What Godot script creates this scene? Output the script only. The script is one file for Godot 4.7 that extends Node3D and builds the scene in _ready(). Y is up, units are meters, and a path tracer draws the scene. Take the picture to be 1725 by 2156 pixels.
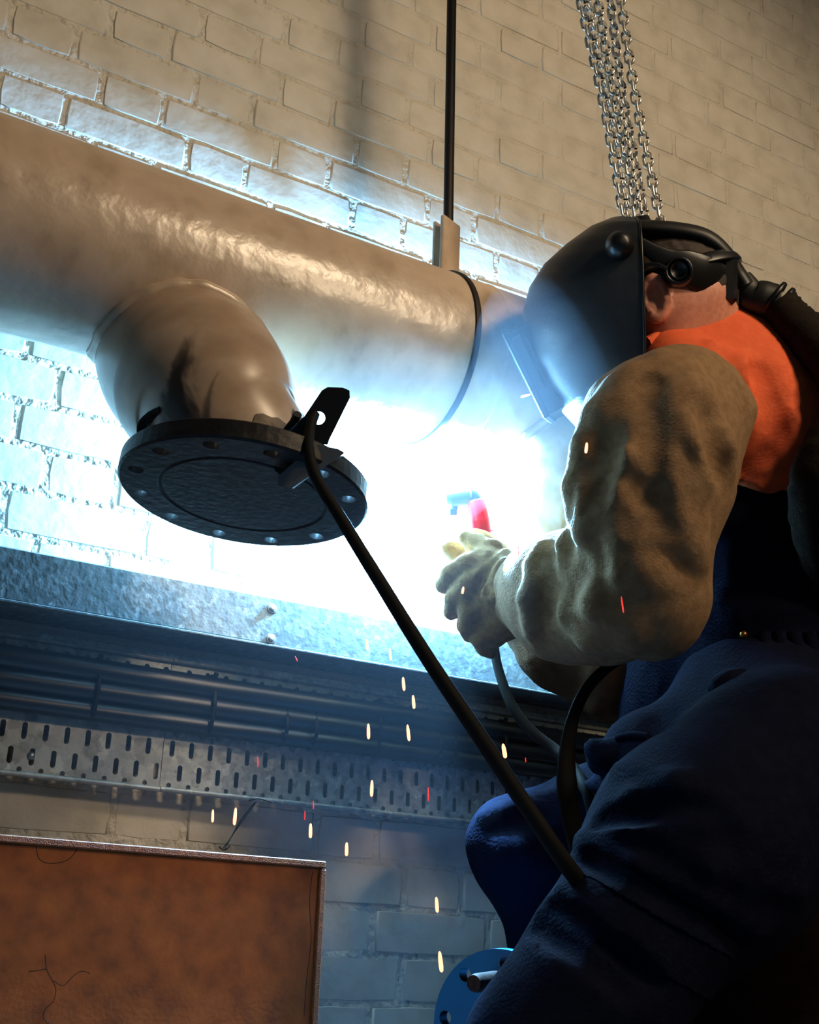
extends Node3D

# ---------------------------------------------------------------- mesh builder
class MB:
	var V := PackedVector3Array()
	var N := PackedVector3Array()
	var U := PackedVector2Array()
	var I := PackedInt32Array()
	func vert(p: Vector3, uv := Vector2.ZERO) -> int:
		V.append(p); N.append(Vector3.ZERO); U.append(uv)
		return V.size() - 1
	func tri(a: int, b: int, c: int) -> void:
		var n := (V[c] - V[a]).cross(V[b] - V[a])
		if n.length_squared() < 1e-18:
			return
		I.append(a); I.append(b); I.append(c)
		N[a] += n; N[b] += n; N[c] += n
	func quad(a: int, b: int, c: int, d: int) -> void:
		tri(a, b, c); tri(a, c, d)
	# rows of points -> smooth sheet; wrap joins last column to first
	func grid(rows: Array, wrap := false) -> void:
		var base := V.size()
		var w: int = rows[0].size()
		for i in rows.size():
			for j in w:
				vert(rows[i][j], Vector2(float(j) / w, float(i) / rows.size()))
		for i in rows.size() - 1:
			for j in (w if wrap else w - 1):
				var k := (j + 1) % w
				quad(base + i * w + j, base + i * w + k, base + (i + 1) * w + k, base + (i + 1) * w + j)
	func face(pts: Array) -> void:
		var b := V.size()
		for p in pts:
			vert(p)
		for i in range(1, pts.size() - 1):
			tri(b, b + i, b + i + 1)
	func fan(center: Vector3, ring: Array, flip := false) -> void:
		var b := vert(center)
		for p in ring:
			vert(p)
		var n := ring.size()
		for i in n:
			if flip:
				tri(b, b + 1 + (i + 1) % n, b + 1 + i)
			else:
				tri(b, b + 1 + i, b + 1 + (i + 1) % n)
	# box with chamfered edges in the frame t
	func box(t: Transform3D, s: Vector3, e := 0.0) -> void:
		var h := s * 0.5
		e = minf(e, minf(h.x, minf(h.y, h.z)) * 0.9)
		var P := func(x: float, y: float, z: float, k: int) -> Vector3:
			var q := Vector3(x * h.x, y * h.y, z * h.z)
			if k != 0: q.x -= x * e
			if k != 1: q.y -= y * e
			if k != 2: q.z -= z * e
			return t * q
		for s1 in [-1.0, 1.0]:
			var f: float = s1
			face([P.call(f, -f, 1, 0), P.call(f, -f, -1, 0), P.call(f, f, -1, 0), P.call(f, f, 1, 0)])
			face([P.call(-f, f, 1, 1), P.call(f, f, 1, 1), P.call(f, f, -1, 1), P.call(-f, f, -1, 1)])
			face([P.call(-1, -f, f, 2), P.call(-1, f, f, 2), P.call(1, f, f, 2), P.call(1, -f, f, 2)])
		if e > 0.0:
			for a in [-1.0, 1.0]:
				for b in [-1.0, 1.0]:
					var m: float = a * b
					var q1 := [P.call(a, b, -1, 0), P.call(a, b, -1, 1), P.call(a, b, 1, 1), P.call(a, b, 1, 0)]
					var q2 := [P.call(a, -1, b, 0), P.call(a, -1, b, 2), P.call(a, 1, b, 2), P.call(a, 1, b, 0)]
					var q3 := [P.call(-1, a, b, 1), P.call(-1, a, b, 2), P.call(1, a, b, 2), P.call(1, a, b, 1)]
					if m < 0: q1.reverse()
					if m > 0: q2.reverse()
					if m < 0: q3.reverse()
					face(q1); face(q2); face(q3)
			for a in [-1.0, 1.0]:
				for b in [-1.0, 1.0]:
					for c in [-1.0, 1.0]:
						var q := [P.call(a, b, c, 0), P.call(a, b, c, 1), P.call(a, b, c, 2)]
						if a * b * c > 0: q.reverse()
						face(q)
	# tube along points; r: radius or array of radii; squash flattens along `flat_dir`
	func tube(pts: Array, r, sides := 12, caps := true, up := Vector3.UP, sx := 1.0, sy := 1.0) -> void:
		var rows := []
		var n := pts.size()
		var prev := Vector3.ZERO
		for i in n:
			var a: Vector3 = pts[maxi(i - 1, 0)]
			var b: Vector3 = pts[mini(i + 1, n - 1)]
			var d := (b - a).normalized()
			var x: Vector3
			if prev == Vector3.ZERO:
				x = up.cross(d)
				if x.length() < 0.05:
					x = Vector3.RIGHT.cross(d)
			else:
				x = prev - d * prev.dot(d)
			x = x.normalized()
			prev = x
			var y := d.cross(x)
			var rr: float = r[i] if r is Array else r
			var row := []
			for j in sides:
				var t := TAU * j / sides
				row.append(pts[i] + x * (cos(t) * rr * sx) + y * (sin(t) * rr * sy))
			rows.append(row)
		grid(rows, true)
		if caps:
			fan(pts[0], rows[0], true)
			fan(pts[n - 1], rows[n - 1], false)
	# lathe: profile of (radius, height) about axis y of t; equal neighbours give a sharp edge
	func lathe(t: Transform3D, prof: Array, sides := 32) -> void:
		var rows := []
		for p in prof:
			var row := []
			for j in sides:
				var a := TAU * j / sides
				row.append(t * Vector3(cos(a) * p[0], p[1], sin(a) * p[0]))
			rows.append(row)
		var i := 0
		var part := [rows[0]]
		for k in range(1, rows.size()):
			if (prof[k][0] == prof[k - 1][0]) and (prof[k][1] == prof[k - 1][1]):
				if part.size() > 1: grid(part, true)
				part = [rows[k]]
			else:
				part.append(rows[k])
		if part.size() > 1: grid(part, true)
	func mesh() -> ArrayMesh:
		for i in N.size():
			N[i] = N[i].normalized() if N[i].length_squared() > 1e-24 else Vector3.UP
		var arr := []
		arr.resize(Mesh.ARRAY_MAX)
		arr[Mesh.ARRAY_VERTEX] = V
		arr[Mesh.ARRAY_NORMAL] = N
		arr[Mesh.ARRAY_TEX_UV] = U
		arr[Mesh.ARRAY_INDEX] = I
		var m := ArrayMesh.new()
		m.add_surface_from_arrays(Mesh.PRIMITIVE_TRIANGLES, arr)
		return m

# ---------------------------------------------------------------- distance field + surface nets
class Field:
	var o: Vector3
	var c: float
	var nx: int
	var ny: int
	var nz: int
	var D := PackedFloat32Array()
	func _init(lo: Vector3, hi: Vector3, cell: float) -> void:
		o = lo; c = cell
		nx = int((hi.x - lo.x) / cell) + 2
		ny = int((hi.y - lo.y) / cell) + 2
		nz = int((hi.z - lo.z) / cell) + 2
		D.resize(nx * ny * nz)
		D.fill(1.0)
	# tapered capsule, smooth union (k > 0) ; cut = true carves instead
	func cap(a: Vector3, b: Vector3, ra: float, rb: float, k := 0.02, cut := false) -> void:
		var m := maxf(ra, rb) + k * 1.2 + c * 2.5
		var lo := (a.min(b) - Vector3(m, m, m) - o) / c
		var hi := (a.max(b) + Vector3(m, m, m) - o) / c
		var x0 := clampi(int(floor(lo.x)), 0, nx); var x1 := clampi(int(ceil(hi.x)), 0, nx)
		var y0 := clampi(int(floor(lo.y)), 0, ny); var y1 := clampi(int(ceil(hi.y)), 0, ny)
		var z0 := clampi(int(floor(lo.z)), 0, nz); var z1 := clampi(int(ceil(hi.z)), 0, nz)
		var ab := b - a
		var inv := 1.0 / maxf(ab.length_squared(), 1e-9)
		var dr := rb - ra
		for z in range(z0, z1):
			for y in range(y0, y1):
				var i := (z * ny + y) * nx + x0
				var p := Vector3(o.x + x0 * c, o.y + y * c, o.z + z * c) - a
				for x in range(x0, x1):
					var t := clampf(p.dot(ab) * inv, 0.0, 1.0)
					var d := (p - ab * t).length() - ra - dr * t
					var e := D[i]
					if cut:
						var h := maxf(k - absf(-d - e), 0.0) / k
						D[i] = maxf(-d, e) + h * h * k * 0.25
					else:
						var h := maxf(k - absf(d - e), 0.0) / k
						D[i] = minf(d, e) - h * h * k * 0.25
					i += 1
					p.x += c
	func ell(t: Transform3D, s: Vector3, k := 0.02, cut := false) -> void:
		var m := maxf(s.x, maxf(s.y, s.z)) + k + c * 2.5
		var lo := (t.origin - Vector3(m, m, m) - o) / c
		var hi := (t.origin + Vector3(m, m, m) - o) / c
		var x0 := clampi(int(floor(lo.x)), 0, nx); var x1 := clampi(int(ceil(hi.x)), 0, nx)
		var y0 := clampi(int(floor(lo.y)), 0, ny); var y1 := clampi(int(ceil(hi.y)), 0, ny)
		var z0 := clampi(int(floor(lo.z)), 0, nz); var z1 := clampi(int(ceil(hi.z)), 0, nz)
		var inv := t.affine_inverse()
		for z in range(z0, z1):
			for y in range(y0, y1):
				var i := (z * ny + y) * nx + x0
				for x in range(x0, x1):
					var q := inv * Vector3(o.x + x * c, o.y + y * c, o.z + z * c)
					var k0 := (q / s).length()
					var k1 := (q / (s * s)).length()
					var d := k0 * (k0 - 1.0) / maxf(k1, 1e-5)
					var e := D[i]
					if cut:
						var h := maxf(k - absf(-d - e), 0.0) / k
						D[i] = maxf(-d, e) + h * h * k * 0.25
					else:
						var h := maxf(k - absf(d - e), 0.0) / k
						D[i] = minf(d, e) - h * h * k * 0.25
					i += 1
	func sample(p: Vector3) -> float:
		var q := (p - o) / c
		var x := int(floor(q.x)); var y := int(floor(q.y)); var z := int(floor(q.z))
		if x < 0 or y < 0 or z < 0 or x >= nx - 1 or y >= ny - 1 or z >= nz - 1:
			return 0.05
		var f := q - Vector3(x, y, z)
		var i := (z * ny + y) * nx + x
		var j := i + nx * ny
		var a := lerpf(lerpf(D[i], D[i + 1], f.x), lerpf(D[i + nx], D[i + nx + 1], f.x), f.y)
		var b := lerpf(lerpf(D[j], D[j + 1], f.x), lerpf(D[j + nx], D[j + nx + 1], f.x), f.y)
		return lerpf(a, b, f.z)
	func hit(from: Vector3, dir: Vector3) -> Vector3:
		var t := 0.9
		for s in 400:
			var d := sample(from + dir * t)
			if d < 0.0005:
				return from + dir * t
			t += clampf(d * 0.7, 0.001, 0.04)
			if t > 3.2:
				break
		return Vector3.INF
	func keep_below(n: Vector3, w: float, k := 0.01) -> void:   # intersect with half space n.p < w
		for z in nz:
			for y in ny:
				var i := (z * ny + y) * nx
				for x in nx:
					var d := n.dot(Vector3(o.x + x * c, o.y + y * c, o.z + z * c)) - w
					var e := D[i]
					var h := maxf(k - absf(d - e), 0.0) / k
					D[i] = maxf(d, e) + h * h * k * 0.25
					i += 1
	func mesh(noise: FastNoiseLite = null, amp := 0.0) -> ArrayMesh:
		var idx := PackedInt32Array()
		idx.resize(nx * ny * nz)
		idx.fill(-1)
		var V := PackedVector3Array()
		var N := PackedVector3Array()
		var sxy := nx * ny
		for z in nz - 1:
			for y in ny - 1:
				var i := (z * ny + y) * nx
				for x in nx - 1:
					var a := D[i]
					if a > c * 2.0 or a < -c * 2.0:
						i += 1
						continue
					var d: Array[float] = [a, D[i + 1], D[i + nx], D[i + nx + 1], D[i + sxy], D[i + sxy + 1], D[i + sxy + nx], D[i + sxy + nx + 1]]
					var neg := 0
					for k in 8:
						if d[k] < 0.0: neg += 1
					if neg == 0 or neg == 8:
						i += 1
						continue
					var s := Vector3.ZERO
					var cnt := 0
					for ax in 3:
						var st := 1 << ax
						for k in 8:
							if k & st: continue
							var u := d[k]; var w := d[k | st]
							if (u < 0.0) == (w < 0.0): continue
							var q := Vector3(k & 1, (k >> 1) & 1, (k >> 2) & 1)
							q[ax] = u / (u - w)
							s += q
							cnt += 1
					s /= cnt
					var g := Vector3((d[1] - d[0]) + (d[3] - d[2]) + (d[5] - d[4]) + (d[7] - d[6]), (d[2] - d[0]) + (d[3] - d[1]) + (d[6] - d[4]) + (d[7] - d[5]), (d[4] - d[0]) + (d[5] - d[1]) + (d[6] - d[2]) + (d[7] - d[3])).normalized()
					idx[i] = V.size()
					var p := o + (Vector3(x, y, z) + s) * c
					if noise: p += g * (noise.get_noise_3dv(p) * amp)
					V.append(p)
					N.append(Vector3.ZERO)
					i += 1
		var I := PackedInt32Array()
		for z in range(1, nz - 1):
			for y in range(1, ny - 1):
				var i := (z * ny + y) * nx
				for x in range(1, nx - 1):
					i = (z * ny + y) * nx + x
					if idx[i] < 0 and idx[i - 1] < 0:
						continue
					var a := D[i]
					for ax in 3:
						var b: float; var q: Array[int]
						if ax == 0:
							b = D[i + 1]; q = [i, i - nx, i - nx - sxy, i - sxy]
						elif ax == 1:
							b = D[i + nx]; q = [i, i - sxy, i - sxy - 1, i - 1]
						else:
							b = D[i + sxy]; q = [i, i - 1, i - 1 - nx, i - nx]
						if (a < 0.0) == (b < 0.0): continue
						var e := [idx[q[0]], idx[q[1]], idx[q[2]], idx[q[3]]]
						if e.min() < 0: continue
						if a >= 0.0: e.reverse()
						for t in [[0, 1, 2], [0, 2, 3]]:
							var A: int = e[t[0]]; var B: int = e[t[1]]; var C: int = e[t[2]]
							var n := (V[C] - V[A]).cross(V[B] - V[A])
							N[A] += n; N[B] += n; N[C] += n
							I.append(A); I.append(B); I.append(C)
		for k in N.size():
			N[k] = N[k].normalized()
		var arr := []
		arr.resize(Mesh.ARRAY_MAX)
		arr[Mesh.ARRAY_VERTEX] = V
		arr[Mesh.ARRAY_NORMAL] = N
		arr[Mesh.ARRAY_INDEX] = I
		var m := ArrayMesh.new()
		m.add_surface_from_arrays(Mesh.PRIMITIVE_TRIANGLES, arr)
		return m

# ---------------------------------------------------------------- scene helpers
var M := {}
var used := {}
var eye := Vector3(0, 0.45, 1.9096)
var cam_x := Vector3(0.85571819, 0.03509734, 0.51625048)
var cam_y := Vector3(-0.20571073, 0.9385408, 0.2771719)
var cam_z := Vector3(-0.47479415, -0.3433793, 0.81034633)
const FOCAL := 2655.31
var rng := RandomNumberGenerator.new()

func at(px: float, py: float, depth: float) -> Vector3:      # a point of the surveyed place: picture direction and distance
	return eye + (cam_x * ((px - 862.5) / FOCAL) - cam_y * ((py - 1078.0) / FOCAL) - cam_z) * depth

func on_z(px: float, py: float, z: float) -> Vector3:
	var d := at(px, py, 1.0) - eye
	return eye + d * ((z - eye.z) / d.z)

func seen_at(p: Vector3) -> Vector3:
	var d := p - eye
	var z := -d.dot(cam_z)
	return Vector3(862.5 + FOCAL * d.dot(cam_x) / z, 1078.0 - FOCAL * d.dot(cam_y) / z, z)

func numbered(called: String) -> String:
	var n: int = used.get(called, 0)
	used[called] = n + 1
	return called if n == 0 else "%s_%03d" % [called, n]

func tag(o: Node, label := "", category := "", group := "", kind := "") -> void:
	if label: o.set_meta("label", label)
	if category: o.set_meta("category", category)
	if group: o.set_meta("group", group)
	if kind: o.set_meta("kind", kind)

func thing(called: String, label: String, category: String, where := Vector3.ZERO, group := "", kind := "") -> Node3D:
	var o := Node3D.new()
	o.name = numbered(called)
	add_child(o)
	o.position = where
	tag(o, label, category, group, kind)
	return o

# commits a mesh whose vertices are in world space under a parent that may be moved
func put(m: Mesh, called: String, mat: Material, parent: Node3D = null) -> MeshInstance3D:
	var o := MeshInstance3D.new()
	o.mesh = m
	o.material_override = mat
	if parent == null:
		o.name = numbered(called)
		add_child(o)
	else:
		o.name = called
		parent.add_child(o, true)
		var g := Vector3.ZERO
		var p: Node3D = parent
		while p != self:
			g += p.position
			p = p.get_parent()
		o.position = -g
	return o

func fnl(kind: int, freq: float, octaves := 4, sd := 1) -> FastNoiseLite:
	var f := FastNoiseLite.new()
	f.noise_type = kind as FastNoiseLite.NoiseType
	f.frequency = freq
	f.seed = sd
	f.fractal_octaves = octaves
	return f

func tex(f: FastNoiseLite, stops: Array, size := 512, normal := false, bump := 4.0) -> NoiseTexture2D:
	var t := NoiseTexture2D.new()
	t.width = size
	t.height = size
	t.seamless = true
	t.noise = f
	if normal:
		t.as_normal_map = true
		t.bump_strength = bump
	elif stops.size() > 0:
		var g := Gradient.new()
		var off := PackedFloat32Array()
		var col := PackedColorArray()
		for s in stops:
			off.append(s[0])
			col.append(s[1])
		g.offsets = off
		g.colors = col
		t.color_ramp = g
	return t

func mat(called: String, col: Color, rough := 0.7, metal := 0.0) -> StandardMaterial3D:
	var m := StandardMaterial3D.new()
	m.resource_name = called
	m.albedo_color = col
	m.roughness = rough
	m.metallic = metal
	M[called] = m
	return m

func textured(called: String, t: Texture2D, scale: float, rough := 0.7, metal := 0.0, nrm: Texture2D = null, nscale := 0.5, world := true) -> StandardMaterial3D:
	var m := mat(called, Color.WHITE, rough, metal)
	m.albedo_texture = t
	m.uv1_triplanar = true
	m.uv1_world_triplanar = world
	m.uv1_scale = Vector3.ONE * scale
	if nrm:
		m.normal_enabled = true
		m.normal_texture = nrm
		m.normal_scale = nscale
	return m

func curve(pts: Array, per := 8) -> Array:     # Catmull-Rom through points
	var out := []
	var n := pts.size()
	for i in n - 1:
		var p0: Vector3 = pts[maxi(i - 1, 0)]
		var p1: Vector3 = pts[i]
		var p2: Vector3 = pts[i + 1]
		var p3: Vector3 = pts[mini(i + 2, n - 1)]
		for k in per:
			var t := float(k) / per
			out.append(0.5 * ((2.0 * p1) + (p2 - p0) * t + (2.0 * p0 - 5.0 * p1 + 4.0 * p2 - p3) * t * t + (3.0 * p1 - p0 - 3.0 * p2 + p3) * t * t * t))
	out.append(pts[n - 1])
	return out

func spread(vals: Array, count: int) -> Array:  # stretches a list of numbers over `count` samples
	var out := []
	for i in count:
		var f := float(i) / (count - 1) * (vals.size() - 1)
		var k := mini(int(f), vals.size() - 2)
		out.append(lerpf(vals[k], vals[k + 1], f - k))
	return out

func frame(y: Vector3, origin: Vector3, hint := Vector3.FORWARD) -> Transform3D:   # frame whose y axis is given
	y = y.normalized()
	var x := y.cross(hint)
	if x.length() < 0.01: x = y.cross(Vector3.RIGHT)
	x = x.normalized()
	return Transform3D(Basis(x, y, x.cross(y)), origin)

const PIPE_Y := 1.44
const PIPE_Z := 0.25
const PIPE_R := 0.15
const ARC := Vector3(1.078, 1.232, 0.143)
const FLOOR_Y := 0.10

func _ready() -> void:
	rng.seed = 7
	# ------------------------------------------------------------ camera, sky, lamps, exposure
	var cam := Camera3D.new()
	cam.name = "camera"
	cam.transform = Transform3D(Basis(cam_x, cam_y, cam_z), eye)
	cam.fov = rad_to_deg(2.0 * atan(1078.0 / FOCAL))
	cam.near = 0.02
	cam.far = 60.0
	add_child(cam)
	var env := Environment.new()
	env.background_mode = Environment.BG_COLOR
	env.background_color = Color(0.02, 0.02, 0.025)
	env.tonemap_mode = Environment.TONE_MAPPER_LINEAR
	env.tonemap_exposure = 1.0
	env.sdfgi_enabled = true
	env.ssao_enabled = true
	env.ssil_enabled = true
	env.volumetric_fog_enabled = true
	env.volumetric_fog_density = 0.0
	var we := WorldEnvironment.new()
	we.name = "environment"
	we.environment = env
	add_child(we)

	materials()
	room()
	workshop_lamp(Vector3(1.7, 3.05, 3.0), Vector3(1.15, 1.35, 0.0), 5.6, "black floodlight on the ceiling above the welding bay")
	workshop_lamp(Vector3(2.3, 2.45, 4.1), Vector3(1.2, 1.3, 0.2), 4.4, "black floodlight hung low at the back of the workshop")
	welding_arc()
	brick_wall()
	main_pipe()
	elbows()
	hanger()
	trunking()
	cable_tray()
	board()
	chains()
	blue_flange()
	earth_clamp()
	welder()
	sparks()
	smoke()

func materials() -> void:
	var fine := tex(fnl(FastNoiseLite.TYPE_SIMPLEX_SMOOTH, 0.03, 5, 3), [], 512, true, 6.0)
	var grain := tex(fnl(FastNoiseLite.TYPE_SIMPLEX_SMOOTH, 0.12, 4, 5), [], 512, true, 5.0)
	var paint := tex(fnl(FastNoiseLite.TYPE_SIMPLEX_SMOOTH, 0.012, 5, 11), [[0.0, Color(0.74, 0.71, 0.65)], [0.45, Color(0.80, 0.77, 0.71)], [1.0, Color(0.84, 0.81, 0.76)]])
	textured("wall_paint", paint, 1.6, 0.6, 0.0, fine, 0.16)
	var rough := tex(fnl(FastNoiseLite.TYPE_SIMPLEX_SMOOTH, 0.05, 5, 23), [], 512, true, 16.0)
	textured("mortar_paint", paint, 1.6, 0.7, 0.0, rough, 0.35)
	# pipe: cream gloss paint over steel, stained
	var cream := tex(fnl(FastNoiseLite.TYPE_SIMPLEX_SMOOTH, 0.010, 5, 31), [[0.0, Color(0.62, 0.53, 0.44)], [0.35, Color(0.74, 0.65, 0.56)], [0.7, Color(0.79, 0.70, 0.61)], [1.0, Color(0.70, 0.61, 0.50)]])
	var waves := tex(fnl(FastNoiseLite.TYPE_SIMPLEX_SMOOTH, 0.02, 5, 37), [], 512, true, 5.0)
	var pm := textured("pipe_paint", cream, 2.2, 0.3, 0.0, waves, 0.22)
	pm.metallic_specular = 0.62
	var galv := fnl(FastNoiseLite.TYPE_CELLULAR, 0.035, 2, 41)
	galv.cellular_return_type = FastNoiseLite.RETURN_CELL_VALUE
	galv.domain_warp_enabled = true
	galv.domain_warp_amplitude = 30.0
	galv.domain_warp_frequency = 0.03
	var gt := tex(galv, [[0.0, Color(0.38, 0.41, 0.41)], [0.5, Color(0.46, 0.49, 0.49)], [0.85, Color(0.53, 0.56, 0.56)], [1.0, Color(0.66, 0.69, 0.69)]])
	var gt2 := tex(galv, [[0.0, Color(0.44, 0.45, 0.44)], [0.4, Color(0.57, 0.58, 0.57)], [0.8, Color(0.63, 0.64, 0.62)], [1.0, Color(0.76, 0.77, 0.75)]])
	textured("galvanised", gt, 5.0, 0.42, 0.45, fine, 0.1)
	textured("tray_zinc", gt2, 5.0, 0.45, 0.2, fine, 0.08)
	textured("spangled", gt2, 2.6, 0.4, 0.2, fine, 0.06)
	mat("dark_steel", Color(0.10, 0.10, 0.11), 0.45, 0.7)
	var fl := tex(fnl(FastNoiseLite.TYPE_SIMPLEX_SMOOTH, 0.02, 5, 43), [[0.0, Color(0.07, 0.07, 0.08)], [0.6, Color(0.14, 0.14, 0.15)], [1.0, Color(0.22, 0.20, 0.19)]])
	textured("flange_steel", fl, 4.0, 0.5, 0.5, fine, 0.25)
	textured("bare_steel", tex(fnl(FastNoiseLite.TYPE_SIMPLEX_SMOOTH, 0.02, 5, 47), [[0.0, Color(0.16, 0.14, 0.13)], [0.45, Color(0.40, 0.35, 0.30)], [1.0, Color(0.52, 0.46, 0.39)]], 256), 5.0, 0.6, 0.2, fine, 0.3)
	mat("hole_steel", Color(0.55, 0.55, 0.55), 0.35, 0.8)
	mat("rod_steel", Color(0.16, 0.14, 0.14), 0.55, 0.5)
	mat("chain_zinc", Color(0.80, 0.79, 0.76), 0.25, 0.7)
	mat("cable_black", Color(0.045, 0.045, 0.05), 0.5)
	mat("rubber", Color(0.05, 0.05, 0.055), 0.7).metallic_specular = 0.3
	mat("tie_black", Color(0.05, 0.05, 0.055), 0.5).metallic_specular = 0.3
	mat("cable_grey", Color(0.07, 0.075, 0.085), 0.38)
	var hb := fnl(FastNoiseLite.TYPE_SIMPLEX_SMOOTH, 0.02, 6, 51)
	var bt := tex(hb, [[0.0, Color(0.42, 0.21, 0.08)], [0.4, Color(0.52, 0.275, 0.105)], [0.65, Color(0.56, 0.30, 0.115)], [1.0, Color(0.62, 0.35, 0.145)]])
	textured("hardboard", bt, 1.7, 0.8, 0.0, grain, 0.05)
	textured("board_trim", bt, 6.0, 0.65, 0.0, grain, 0.3)
	mat("stain", Color(0.16, 0.07, 0.035), 0.85)
	mat("blue_paint", Color(0.10, 0.48, 0.70), 0.4)
	textured("stud_rust", tex(hb, [[0.0, Color(0.14, 0.10, 0.09)], [1.0, Color(0.34, 0.27, 0.23)]], 256), 14.0, 0.6, 0.5, grain, 0.4)
	mat("clamp_steel", Color(0.42, 0.44, 0.47), 0.35, 0.4)
	mat("clamp_paint", Color(0.05, 0.05, 0.06), 0.5, 0.2)
	mat("burnt", Color(0.03, 0.028, 0.03), 0.8)
	mat("concrete", Color(0.35, 0.34, 0.33), 0.9)
	mat("ceiling_paint", Color(0.62, 0.60, 0.56), 0.9)
	mat("wire", Color(0.08, 0.07, 0.07), 0.5, 0.6)
	var a := mat("arc_glow", Color.WHITE, 1.0)
	a.emission_enabled = true
	a.emission = Color(0.86, 0.94, 1.0)
	a.emission_energy_multiplier = 40.0
	var s := mat("spark_glow", Color(1.0, 0.5, 0.3), 1.0)
	s.emission_enabled = true
	s.emission = Color(1.0, 0.58, 0.42)
	s.emission_energy_multiplier = 4.0
	var s2 := mat("ember_glow", Color(1.0, 0.2, 0.15), 1.0)
	s2.emission_enabled = true
	s2.emission = Color(1.0, 0.16, 0.12)
	s2.emission_energy_multiplier = 1.6
	var lg := mat("lamp_lens_glow", Color.WHITE, 1.0)
	lg.emission_enabled = true
	lg.emission = Color(1.0, 0.82, 0.55)
	lg.emission_energy_multiplier = 3.0

func slab(called: String, lo: Vector3, hi: Vector3, m: Material) -> void:
	var b := MB.new()
	b.box(Transform3D(Basis(), (lo + hi) * 0.5), hi - lo)
	tag(put(b.mesh(), called, m), called.replace("_", " ") + " of the workshop", called.split("_")[0], "", "structure")

func room() -> void:
	slab("floor", Vector3(-3.2, FLOOR_Y - 0.2, -0.2), Vector3(5.2, FLOOR_Y, 6.2), M.concrete)
	slab("ceiling", Vector3(-3.2, 3.6, -0.2), Vector3(5.2, 3.8, 6.2), M.ceiling_paint)
	slab("wall_left", Vector3(-3.2, FLOOR_Y, 0.0), Vector3(-3.0, 3.6, 6.0), M.wall_paint)
	slab("wall_right", Vector3(5.0, FLOOR_Y, 0.0), Vector3(5.2, 3.6, 6.0), M.wall_paint)
	slab("wall_front", Vector3(-3.2, FLOOR_Y, 6.0), Vector3(5.2, 3.6, 6.2), M.wall_paint)

func workshop_lamp(where: Vector3, aim: Vector3, energy: float, label: String) -> void:
	var d := (aim - where).normalized()
	var t := thing("floodlight", label, "lamp", where)
	var b := MB.new()
	var f := frame(d, where)
	b.lathe(f, [[0.0, -0.10], [0.08, -0.10], [0.10, -0.09], [0.10, -0.02], [0.32, 0.10], [0.325, 0.10], [0.325, 0.10], [0.32, 0.095], [0.095, -0.02], [0.0, -0.02]], 28)
	put(b.mesh(), "housing", M.clamp_paint, t)
	b = MB.new()
	b.lathe(f, [[0.0, 0.075], [0.27, 0.075], [0.27, 0.075], [0.27, 0.07], [0.0, 0.07]], 28)
	put(b.mesh(), "lens_light", M.lamp_lens_glow, t)
	b = MB.new()
	b.tube([where - d * 0.09, Vector3(where.x, 3.6, where.z)], 0.012, 10)
	put(b.mesh(), "bracket", M.clamp_paint, t)
	var l := SpotLight3D.new()
	l.name = "floodlight_beam"
	t.add_child(l)
	l.position = d * 0.09
	l.basis = Basis.looking_at(d)
	l.light_color = Color(1.0, 0.89, 0.74)
	l.light_energy = energy
	l.light_size = 0.26
	l.spot_range = 20.0
	l.spot_attenuation = 2.0
	l.spot_angle = 40.0
	l.spot_angle_attenuation = 0.6
	l.shadow_enabled = true

func welding_arc() -> void:
	var t := thing("welding_arc_light", "blinding white welding arc between torch tip and pipe", "arc", ARC)
	var b := MB.new()
	b.lathe(Transform3D(Basis(), ARC), [[0.0, -0.012], [0.006, -0.009], [0.009, 0.0], [0.007, 0.009], [0.0, 0.014]], 16)
	put(b.mesh(), "arc_flame", M.arc_glow, t)
	var l := OmniLight3D.new()
	l.name = "arc_lamp"
	t.add_child(l)
	l.light_color = Color(0.49, 0.77, 1.0)
	l.light_energy = 8.5
	l.light_size = 0.008
	l.omni_range = 20.0
	l.omni_attenuation = 2.0
	l.shadow_enabled = true

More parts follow.
